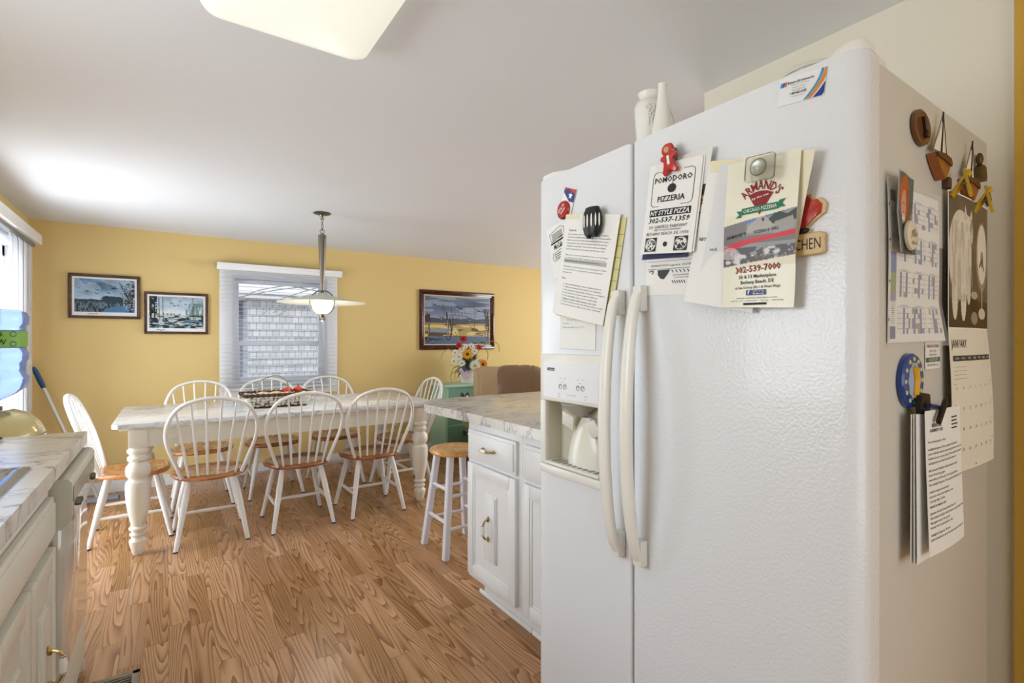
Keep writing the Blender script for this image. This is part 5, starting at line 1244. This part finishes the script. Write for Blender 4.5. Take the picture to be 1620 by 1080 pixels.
I.quad(.036, -.098, .102, -.086, rot=math.radians(3)); I.poly([(.024, -.104), (.031, -.098), (.025, -.091), (.036, -.092), (.036, -.104)]); I.poly([(.114, -.094), (.107, -.088), (.113, -.080), (.102, -.082), (.102, -.094)]); I.build('green_ribbon', GRNI, r)
I = Ink(bend=wx, z=.0021); I.text('CHICAGO PIZZERIA', .069, -.092, w=.060, h=.0065, rot=math.radians(3), bold=.01); I.text('by the sea', .069, -.071, w=.03, h=.005, rot=math.radians(12), bold=.02); I.build('white_text', PAPER, r)
I = Ink(bend=wx, z=.0015); I.text('33 & 13 Marketplace', .067, -.212, w=.068, h=.0085, bold=.015, rot=.05); I.text('Bethany Beach, DE', .067, -.222, w=.060, h=.0085, bold=.015, rot=.05); I.text('at Sea Colony (Rt 1 & West Way)', .067, -.2315, w=.082, h=.0065, bold=.015, rot=.04)
I.text("ARMAND'S", .026, -.136, w=.04, h=.0062, bold=.02, rot=.12); I.text('PIZZERIA & GRILL', .082, -.131, w=.044, h=.0055, bold=.01, rot=.10)
I.text('www.armandspizza.com', .067, -.2505, w=.075, h=.0038, rot=.03); I.text('carry out - delivery - eat in - catering', .067, -.2555, w=.096, h=.0035, rot=.03); I.line([(.044, -.262), (.086, -.2605)], .004); I.build('printed_text', INK, r)
I = Ink(bend=wx, z=.0015); I.quad(.048, -.2455, .084, -.236, rot=.04); I.build('blue_badge', mat('badge_blue', (52, 70, 140), .5), r)
I = Ink(bend=wx, z=.0020); I.text('f', .053, -.241, h=.008, bold=.03); I.text('FIND US ON', .071, -.2385, w=.02, h=.0025); I.text('facebook', .071, -.2425, w=.02, h=.0035, bold=.02); I.build('badge_text', PAPER, r)
r = hang('clear_clip_magnet', 'F', uv('F', (1199, 264), .05), .044, 'clear plastic clip magnet with domed centre holding the pizza brochure', 'magnet', math.radians(-4))
CLR = mat('clear_plastic', (240, 240, 236), .06, trans=.9, ior=1.4)
MB().rings([rrect(.026, .022, .006, -.004), rrect(.027, .023, .007, -.002), rrect(.027, .023, .007, .003), rrect(.025, .021, .006, .005)]).build('plate', CLR, r)
MB().lathe([(.001, .012), (.008, .011), (.013, .008), (.014, .005)], 20, caps=False).build('dome', CLR, r); MB().tube([(.014 * math.cos(2 * PI * k / 24), .014 * math.sin(2 * PI * k / 24), .0055) for k in range(24)], .0014, 6, closed=True).build('ring', mat('clip_olive_metal', (150, 148, 120), .3, .7), r)
MB().lathe([(.001, .0), (.010, .0), (.010, .0045), (.001, .0045)], 20, caps=False).build('magnet_disc', mat('disc_silver', (190, 192, 186), .25, .8), r)
# 7 kitchen magnet
r = hang('kitchen_magnet', 'F', (-.435, 1.455), .004, 'wooden magnet with a red cup above the word kitchen, partly behind the papers', 'magnet', math.radians(0))
GOLDW = mat('pale_wood_tag', (206, 176, 120), .4)
MB().rings([rrect(.036, .017, .006, -.003), rrect(.038, .019, .007, 0), rrect(.038, .019, .007, .004), rrect(.036, .017, .006, .006)]).build('name_tag', GOLDW, r)
I = Ink(z=.0062); I.text('KITCHEN', 0, 0, w=.066, h=.019); I.build('lettering', INK, r)
cup = [(-.030, .082), (.014, .082), (.016, .072), (.026, .074), (.034, .064), (.032, .050), (.020, .042), (.006, .030), (.010, .020), (-.026, .020), (-.022, .030), (-.034, .048)]
MB().prism(cup[::-1], -.002, .005, bev=.002).build('cup', mat('magnet_cup_red', (176, 46, 40), .25, coat=.5), r)
MB().prism([(x * 1.14 + .001, (y - .05) * 1.1 + .05) for x, y in cup[::-1]], -.003, .002).build('backing', GOLDW, r)
MB().tube(catmull([(-.02, .084, .002), (-.012, .098, .002), (-.022, .108, .002), (-.01, .122, .002)], 5), [.004] * 16, 8).build('steam', mat('steam_brown', (120, 60, 40), .4), r)
b = MB(); b.ball((.004, .024, .005), .008, (1.4, .6, .3)); b.build('saucer_mark', BLACK, r)
# 8 air service card
r, w_, h_, sh_ = paper_frame('F', 'business_card', (1234, 124), (1314, 106), (1232, 174), .0012, 'flat Eastern Air Service business card magnet at the top of the refrigerator door', 'magnet')
w_, h_ = .0885, .052; r.scale = (.9, .9, 1); r.location.z = 1.757; r.rotation_euler = (RF.to_matrix() @ Matrix.Rotation(math.radians(-7), 3, 'Z')).to_euler()
sheet(r, w_, h_, mat('card_white', (232, 234, 236), .3), th=.0008)
def arcstripe(x0, x1, m, nm):
    I = Ink(z=.0008); n = 10; L_, R_ = [], []
    for i in range(n + 1):
        u = i / n; y = -.001 - u * .050; bx_ = .028 * (u ** 1.7); L_.append((min(.0878, max(.05, x0 - bx_)), y)); R_.append((min(.0878, max(.05, x1 - bx_)), y))
    for i in range(n):
      if R_[i + 1][0] - L_[i + 1][0] > 1e-4: I.poly([L_[i] if R_[i][0] - L_[i][0] > 1e-4 else (R_[i][0] - 1e-4, R_[i][1]), L_[i + 1], R_[i + 1], R_[i]])
    I.build(nm, m, r)
arcstripe(.0785, .083, mat('card_blue', (56, 150, 200), .4), 'blue_stripe'); arcstripe(.0845, .092, mat('card_orange', (214, 132, 44), .4), 'orange_stripe'); arcstripe(.0965, .112, mat('card_navy', (28, 52, 140), .4), 'navy_stripe')
I = Ink(z=.0010); I.text('Eastern Air Service Inc.', .0425, -.0115, w=.050, h=.0052, bold=.015); I.text('1-800-821-0392', .040, -.033, w=.030, h=.0055, bold=.02); I.text('Heating Air Conditioning Sales', .042, -.017, w=.034, h=.0026); I.text('Selbyville, Delaware', .040, -.0225, w=.026, h=.0022); I.text('www.easternair.com', .040, -.027, w=.024, h=.0022); I.text('Free estimates by phone', .040, -.0395, w=.025, h=.0024); I.build('printed_text', INK, r)
for k, cc in enumerate(((56, 150, 200), (40, 80, 170), (190, 90, 90))):
    I = Ink(z=.0010); x = .003 + k * .0042; I.poly([(x, -.017), (x + .003, -.017), (x + .0042, -.008), (x + .001, -.009)]); I.build('logo_bar', mat('logo_' + str(cc[0]), cc, .4), r)

# ============================================================ THINGS ON THE SIDE OF THE REFRIGERATOR
WB = mat('carved_brown_wood', (104, 68, 38), .4, coat=.3, bump=(120, .3))
def sdp(p, off=0): return uv('S', p, off)
r = hang('oval_plaque_magnet', 'S', sdp((1457, 202), .005), .005, 'dark brown oval carved wooden magnet, topmost on the refrigerator side', 'magnet')
MB().rings([[(a_ * math.cos(2 * PI * k / 36), b_ * math.sin(2 * PI * k / 36), z) for k in range(36)] for a_, b_, z in ((.040, .031, -.004), (.042, .033, -.001), (.041, .032, .003), (.035, .027, .005), (.032, .024, .003), (.001, .001, .003))]).build('plaque', WB, r)
MB().tube([(-.004, .018, .006), (0, .008, .006), (.004, -.004, .006), (.012, -.010, .006), (.0, -.012, .006), (.006, -.016, .006), (.018, -.014, .006)], .003, 6).build('carved_relief', mat('darker_wood', (60, 36, 20), .5), r)
HULL = mat('boat_hull_wood', (150, 88, 38), .4, coat=.3); HULLD = mat('boat_deck_dark', (88, 58, 36), .5); SAIL = mat('boat_sail', (226, 220, 200), .7); MAST = mat('boat_mast', (60, 44, 34), .6)
def sailboat(c_, s_, lab, rot):
    r = hang('sailboat_magnet', 'S', c_, .010, lab, 'magnet', rot, 'sailboat magnets')
    hull = [(-.052, .0), (-.040, -.014), (-.018, -.034), (.010, -.052), (.018, -.048), (.022, -.034), (.040, -.026), (.050, -.012), (.042, .0), (.0, .004)]
    sc = lambda pts: [(x * s_, y * s_) for x, y in pts]
    MB().prism(sc(hull)[::-1], -.008, .008, bev=.003).build('hull', HULL, r)
    MB().prism(sc([(-.052, .0), (-.044, -.009), (.0, -.010), (.044, -.016), (.048, -.008), (.040, .002), (0, .006)])[::-1], .006, .0105).build('deck', HULLD, r)
    MB().tube([(.002 * s_, 0, .002), (.010 * s_, .05 * s_, .002), (.020 * s_, .112 * s_, .002)], [.0022, .002, .0014], 6).build('mast', MAST, r)
    MB().prism(sc([(-.048, .010), (-.003, .012), (.012, .085)]), .001, .0025).build('sail', SAIL, r); MB().prism(sc([(.004, .010), (.030, .008), (.014, .07)]), .001, .0025).build('sail', SAIL, r)
    q = MB(); q.tube([(.020 * s_, .112 * s_, .002), (.046 * s_, .0, .002)], .0006, 4).tube([(.020 * s_, .112 * s_, .002), (-.052 * s_, .004, .002)], .0006, 4); q.build('rigging', MAST, r)
sailboat(sdp((1486, 249), .010), .82, 'larger wooden sailboat magnet with cream sail below the oval plaque', 0)
sailboat(sdp((1533, 287), .010), .80, 'smaller wooden sailboat magnet behind the yellow clothespins', 0)
r = hang('figure_magnet', 'S', sdp((1551, 268), .008), .008, 'small olive bronze figure magnet in the upper far corner of the refrigerator side', 'magnet')
OL = mat('olive_bronze', (84, 72, 34), .4, .4)
MB().prism([(-.026, -.022), (-.02, -.002), (-.006, .010), (.006, .006), (.022, .010), (.026, -.002), (.022, -.012), (.030, -.022), (.0, -.026)][::-1], -.006, .006, bev=.003).build('body', OL, r); MB().ball((-.006, .022, 0), .011, (.8, 1.3, .6)).build('head', OL, r)
# schedule in a plastic sleeve
def grid_month(P, x0, y0, x1, y1, seed, cols):
    rr = random.Random(seed); P.rect(x0, y0, x1, y1, (240, 240, 238))
    for i in range(7):
        for j in range(5):
            ax, bx_ = x0 + (x1 - x0) * i / 7, x0 + (x1 - x0) * (i + 1) / 7; ay, by_ = y0 + (y1 - y0) * j / 5, y0 + (y1 - y0) * (j + 1) / 5
            k = rr.random(); c_ = (100, 120, 178) if (i in cols) else (None if k > .22 else rr.choice([(140, 130, 170), (150, 160, 120), (110, 128, 180), (120, 116, 150)]))
            if c_: P.rect(ax, ay, bx_, by_, c_, .9)
    for i in range(8): x = x0 + (x1 - x0) * i / 7; P.rect(x - .0015, y0, x + .0015, y1, (150, 150, 156))
    for j in range(6): y = y0 + (y1 - y0) * j / 5; P.rect(x0, y - .001, x1, y + .001, (150, 150, 156))
    P.rect(x0 + .06, y1 + .012, x1 - .06, y1 + .018, (90, 90, 96)); P.rect(x0, y1 + .004, x1, y1 + .006, (110, 110, 114))
cb_ = lambda x, y: .0015 * math.sin(-y * 16) + (.012 * max(0, (-y - .2) / .08) * max(0, (x - .12) / .12))
r = hang('schedule_sheet', 'S', (1.006, 1.562), .004, 'blue and green year schedule sheet in a clear sleeve on the refrigerator side', 'calendar', math.radians(1.0))
sheet(r, .245, .275, PAPER, cb_)
P = Paint(250, 300, (240, 240, 238)); P.rect(.02, .02, .12, .98, (232, 232, 230)); P.rect(.03, .89, .12, .96, (120, 60, 60)); P.rect(.02, .44, .12, .57, (92, 118, 178)); P.rect(.02, .32, .12, .44, (140, 156, 96)); P.rect(.02, .26, .12, .32, (150, 144, 172)); P.rect(.02, .02, .12, .10, (96, 108, 150))
for k in range(20): P.rect(.04, .60 + k * .013, .10, .604 + k * .013, (130, 130, 134)); 
for k in range(11): P.rect(.04, .12 + k * .013, .10, .124 + k * .013, (130, 130, 134))
for i, (x0, x1) in enumerate(((.15, .40), (.43, .69), (.72, .97))):
    for j, (y0, y1) in enumerate(((.05, .22), (.29, .45), (.52, .68), (.76, .92))): grid_month(P, x0, y0, x1, y1, i * 7 + j * 3, (1,) if j == 3 else ((1, 4) if (i + j) % 2 else (3,)))
P.mesh('month_grids', .241, .271, r, .002, -.002, bend=cb_)
sheet(r, .262, .292, mat('clear_sleeve', (244, 244, 244), .08, alpha=.12), cb_, 'clear_sleeve', z=.0022, x0=-.008, y0=.008, th=.0003)
I = Ink(z=.0034, bend=cb_)
for y in (-.04, -.10, -.17, -.235): I.poly([(-.005 + .002 * math.cos(a), y + .003 * math.sin(a)) for a in [2 * PI * i / 8 for i in range(8)]])
I.build('binder_holes', DKG, r)
r = hang('dark_photo_strip', 'S', (1.228, 1.475), .004, 'dark narrow photo behind the schedule sheet, beside the photo calendar', 'photo'); sheet(r, .06, .165, mat('dark_photo', (44, 42, 40), .3))
# portrait card
pbnd = lambda x, y: .006 * math.cos(x / .115 * PI * 1.1) + .008 * abs(-y / .14 - .5)
r = hang('portrait_photo', 'S', (1.002, 1.578), .012, 'curled photo of a red haired child on the refrigerator side', 'photo', math.radians(3))
w_, h_ = .102, .138
P = Paint(80, 130, (84, 104, 108)); n_ = P.noise(10, 12, 3, 3); P.a *= (.8 + .4 * n_[..., None]); P.poly([(.1, 0), (.15, .34), (.3, .42), (.6, .4), (.75, .2), (.8, 0)], (58, 60, 52)); P.ell(.40, .72, .36, .24, (170, 84, 44)); P.ell(.62, .52, .20, .30, (150, 70, 38)); P.fill((((P.X - .42) / .34) ** 2 + ((P.Y - .70) / .25) ** 2 < 1) * (np.sin(P.X * 60 + P.Y * 25) > .3) * .7, (206, 120, 72)); P.ell(.34, .58, .19, .19, (214, 152, 136)); P.ell(.30, .44, .09, .05, (226, 200, 190)); P.line([(.20, .43), (.24, .37)], .012, (230, 226, 220)); P.line([(.32, .43), (.33, .37)], .012, (230, 226, 220)); P.ell(.28, .61, .02, .012, (70, 40, 30)); P.ell(.41, .61, .02, .012, (70, 40, 30)); P.line([(.29, .50), (.38, .50)], .008, (150, 60, 56))
P.rect(0, .97, 1, 1, (200, 200, 196)); P.rect(0, 0, .03, 1, (190, 190, 186))
sheet(r, w_, h_, PAPER, pbnd); P.mesh('portrait', w_, h_, r, 0, 0, bend=pbnd)
r = hang('button_magnet', 'S', sdp((1441, 372), .024), .024, 'cream round button magnet with script lettering holding the portrait photo', 'magnet', math.radians(5))
MB().lathe([(.001, -.004), (.023, -.004), (.0255, -.001), (.0245, .003), (.001, .005)], 32, caps=False).build('button', mat('cream_enamel', (222, 216, 196), .3, coat=.4), r)
I = Ink(z=.0052); I.line([(-.012, -.006), (-.006, .008), (-.002, -.004), (.003, .010), (.006, -.004), (.012, .004), (.014, -.002)], .0014); I.text('Beach', .002, -.013, w=.024, h=.006, shear=.3); I.build('script_lettering', DKG, r)
# photo calendar
cu = lambda x, y: .004 * math.sin(x / .26 * PI)
r = hang('photo_calendar', 'S', (1.287, 1.594), .010, 'January wall calendar with a sepia cat photo clipped by yellow clothespins', 'calendar')
w_ = .266; h1 = .278
P = Paint(150, 170, (104, 94, 78)); n_ = P.noise(6, 8, 8, 3); P.a *= (.85 + .3 * n_[..., None]); P.fill((P.Y < .22) * 1., (70, 58, 44)); 
P.ell(.24, .55, .25, .34, (214, 208, 194)); P.ell(.36, .74, .17, .13, (220, 214, 200)); P.ell(.12, .24, .06, .18, (214, 208, 194)); P.ell(.30, .22, .06, .17, (220, 214, 202)); P.ell(.42, .32, .05, .14, (206, 200, 186)); P.poly([(.30, .82), (.34, .94), (.40, .84)], (206, 196, 180)); P.poly([(.42, .84), (.50, .92), (.52, .78)], (206, 196, 180)); P.fill((P.X < .52) * (P.X > .05) * (P.Y > .2) * (P.Y < .8) * (P.noise(50, 8, 5, 2) > .58) * .6, (168, 160, 144))
P.line([(.5, .84), (.46, .76)], .010, (120, 104, 86)); P.ell(.80, .58, .19, .28, (150, 138, 118)); P.ell(.80, .60, .15, .24, (226, 220, 206)); P.ell(.80, .56, .05, .07, (150, 140, 124)); P.line([(.72, .50), (.80, .56), (.86, .48)], .012, (90, 78, 62)); P.line([(.8, .33), (.8, .16)], .014, (190, 182, 164)); P.ell(.80, .12, .11, .045, (206, 200, 184)); P.rect(.48, .08, .66, .26, (52, 42, 32)); P.ell(.57, .26, .09, .03, (180, 170, 150)); P.ell(.57, .08, .09, .05, (150, 140, 124))
sheet(r, w_, h1, PAPER, cu); P.mesh('cat_photo', w_ - .006, h1 - .006, r, .003, -.003, bend=cu)
lowr = empty('calendar_page', (0, -h1, 0)); lowr.parent = r; lowr.rotation_euler = (math.radians(-.7), 0, 0)
lb = lambda x, y: .004 * math.sin(x / .262 * PI) + .008 * max(0, x / .262) * max(0, -y / .28) + .004 * math.sin(-y / .29 * PI)
sheet(lowr, .262, .292, mat('calendar_paper', (226, 222, 206), .6), lb)
I = Ink(bend=lb); I.text('JANUARY', .050, -.033, w=.082, h=.022); I.quad(.014, -.066, .25, -.055)
rows = [[(5, 1), (6, 2)], [(i, 3 + i) for i in range(7)], [(i, 10 + i) for i in range(7)], [(i, 17 + i) for i in range(7)], [(i, 24 + i) for i in range(7)], [(0, 31)]]
for j, row in enumerate(rows[:5]):
    y0 = -.075 - j * .042
    for i, n_ in row: I.text(str(n_), .018 + i * .0345 + .006, y0 - .004, h=.0062)
    if j: I.line([(.012, y0 + .004), (.252, y0 + .004)], .0006)
I.text('31', .022, -.279, h=.0062)
for k in range(4): I.line([(.016, -.078 - k * .008), (.08, -.078 - k * .008)], .0005)
I.text('printed calendar notes', .21, -.048, w=.06, h=.003) if False else None
I.poly([(.13 + .002 * math.cos(a), -.284 + .002 * math.sin(a)) for a in [2 * PI * i / 8 for i in range(8)]])
I.build('printed_text', DKG, lowr)
I = Ink(bend=lb, z=.0012)
for i, d_ in enumerate(('SUN', 'MON', 'TUE', 'WED', 'THU', 'FRI', 'SAT')): I.text(d_, .031 + i * .0335, -.0605, w=.018, h=.0045)
I.build('weekday_text', PAPER, lowr)
def clothespin(px, py, off, lab, sc_=.66):
    r = hang('clothespin_magnet', 'S', sdp((px, py), off), off, lab, 'clothespin', 0, 'yellow clothespin magnets'); r.scale = (sc_,) * 3
    Y_ = mat('yellow_plastic', (204, 166, 36), .35, coat=.3); M = Matrix.Rotation(math.radians(-30), 4, 'Z') @ Matrix.Rotation(math.radians(-14), 4, 'X')
    MB().prism([(-.009, -.052), (.009, -.052), (.011, -.012), (.010, .052), (.006, .058), (-.006, .058), (-.010, .052), (-.011, -.012)], .002, .010, M, bev=.002).build('front_arm', Y_, r)
    MB().prism([(-.003, -.008), (.003, -.008), (.004, .048), (-.004, .048)], .0102, .0115, M).build('slot', mat('slot_brown', (92, 62, 30), .6), r)
    M2 = Matrix.Rotation(math.radians(-30), 4, 'Z') @ Matrix.Rotation(math.radians(20), 4, 'X')
    MB().prism([(-.009, -.05), (.009, -.05), (.011, -.012), (.010, .045), (-.010, .045), (-.011, -.012)], -.014, -.006, M2, bev=.002).build('back_arm', Y_, r)
    MB().tube([M @ Vector((-.014, -.012, -.001)), M @ Vector((.014, -.012, -.001))], .005, 8).build('spring', mat('clip_steel', None), r)
    MB().box((-.040, -.012, -off / sc_ + .001), (-.012, .022, -off / sc_ + .018), .003).build('magnet_base', mat('base_brown', (84, 62, 38), .5), r)
clothespin(1527, 290, .030, 'yellow clothespin magnet at the near top corner of the calendar')
clothespin(1561, 316, .030, 'yellow clothespin magnet at the far top corner of the calendar')
r, w_, h_, sh_ = paper_frame('S', 'menu_card', (1464, 541), (1489, 540), (1465, 581), .002, 'small white pizzeria card magnet with a green band beside the blue oval', 'magnet')
w_, h_ = .078, .052; sheet(r, w_, h_)
I = Ink(); I.text('POMODORO PIZZERIA', w_ / 2, -.008, w=.066, h=.006, bold=.02); I.build('maroon_text', REDI, r); I = Ink(); I.text('NY STYLE', w_ / 2, -.018, w=.034, h=.0045); I.text('PIZZA & SUBS', w_ / 2, -.025, w=.04, h=.004); I.text('BETHANY BEACH, DE', w_ / 2, -.045, w=.06, h=.005); I.build('printed_text', DKG, r)
I = Ink(); I.quad(.002, -.039, w_ - .002, -.030); I.build('green_band', mat('band_green', (70, 110, 64), .5), r); I = Ink(z=.0011); I.text('302-537-1359', w_ / 2, -.0345, w=.05, h=.006); I.build('band_text', PAPER, r)
r = hang('blue_oval_magnet', 'S', sdp((1440, 602), .006), .007, 'blue oval magnet with a yellow seahorse shape and dotted rim', 'magnet')
def oval(a_, b_, z): return [(a_ * math.cos(2 * PI * k / 40), b_ * math.sin(2 * PI * k / 40), z) for k in range(40)]
MB().rings([oval(.048, .048, -.006), oval(.049, .049, -.004), oval(.049, .049, .002), oval(.046, .046, .005)]).build('plate', mat('royal_blue_enamel', (28, 66, 150), .25, coat=.4), r)
MB().rings([[(x * (1 + .06 * math.cos(10 * k * 2 * PI / 60)), y * (1 + .06 * math.cos(10 * k * 2 * PI / 60)), z) for k in range(60) for x, y in [(.028 * math.cos(2 * PI * k / 60), .033 * math.sin(2 * PI * k / 60))]] for z in (.004, .006)]).build('pale_centre', mat('pale_blue_enamel', (150, 180, 214), .3), r)
MB().tube(catmull([(-.004, -.030, .006), (0, -.018, .006), (.003, 0, .006), (0, .014, .006), (-.006, .026, .006)], 6), [.004] * 3 + [.007] * 20 + [.004] * 2, 10).build('seahorse', mat('seahorse_gold', (224, 166, 30), .3), r)
b = MB()
for k in range(12): a = 2 * PI * k / 12; b.ball((.039 * math.cos(a), .039 * math.sin(a), .005), .0042, (1, 1, .4), u=8, v=6)
b.build('rim_dots', mat('dot_lime', (196, 214, 110), .3), r)
# clipped paper stack
r = hang('paper_stack', 'S', (1.066, 1.163), .018, 'thick stack of typed pages hanging from the black clip', 'papers', math.radians(-.5)); r.scale = (.95, .96, 1)
for k in range(3): sheet(r, .185, .27, PAPER, (lambda kk: (lambda x, y: .0015 * kk * (1 + -y * 3)))(k), 'page', z=.0012 * k, x0=.003 * k)
tb = lambda x, y: .012 + .008 * (max(0, -y) / .27) ** 1.2 + .005 * math.sin(x * 12) - .03 * max(0, (-y - .24)) 
sheet(r, .190, .262, PAPER, tb, 'front_page', x0=.022, y0=.006)
I = Ink(bend=tb); rr = random.Random(4)
I.text('RENTAL', .05, -.022, w=.045, h=.007, align='L', bold=.02); I.text('AGREEMENT GUIDE', .04, -.031, w=.06, h=.006, align='L', bold=.02)
for k in range(4): I.quad(.15, -.012 - k * .007, .150 + rr.uniform(.03, .05), -.0145 - k * .007)
y = -.052
words = 'You must park in the assigned space. If you park elsewhere your vehicle may be removed at your own cost before noon on any day of the week in season and guests should check the time of the beach shuttle which leaves every hour from the gate near the pool house'.split()
k = 0; wi = 0
while y > -.235:
    ln = []
    while len(' '.join(ln)) < rr.choice([16, 34, 42, 42, 42]): ln.append(words[wi % len(words)]); wi += 1
    t_ = ' '.join(ln); I.text(t_, .030, y, w=min(.178, len(t_) * .0041), h=.0058, align='L', bold=.01); y -= .0085 if k % 4 else .013; k += 1
I.build('typed_text', INK, r)
r = hang('bulldog_clip', 'S', (1.112, 1.176), .030, 'black spring clip magnet holding the stack of typed pages', 'clip'); r.scale = (.62, .75, .7)
MB().prism([(-.030, -.020), (.034, -.020), (.040, .004), (.036, .026), (.0, .030), (-.026, .026), (-.034, .004)][::-1], -.020, -.006, bev=.004).build('back_jaw', BLACK, r)
M = Matrix.Translation((.035, -.018, .010)) @ Matrix.Rotation(math.radians(38), 4, 'Z'); MB().box((-.034, -.007, 0), (.048, .008, .012), .005, M).build('front_jaw', BLACK, r)
MB().tube([(-.012, .002, .002), (.050, -.006, .006)], .006, 10).build('spring', mat('clip_blue', (40, 60, 120), .3, .4), r)
for o in list(bpy.data.objects):
    if o.type == 'EMPTY' and o.parent is None and not o.children: bpy.data.objects.remove(o)
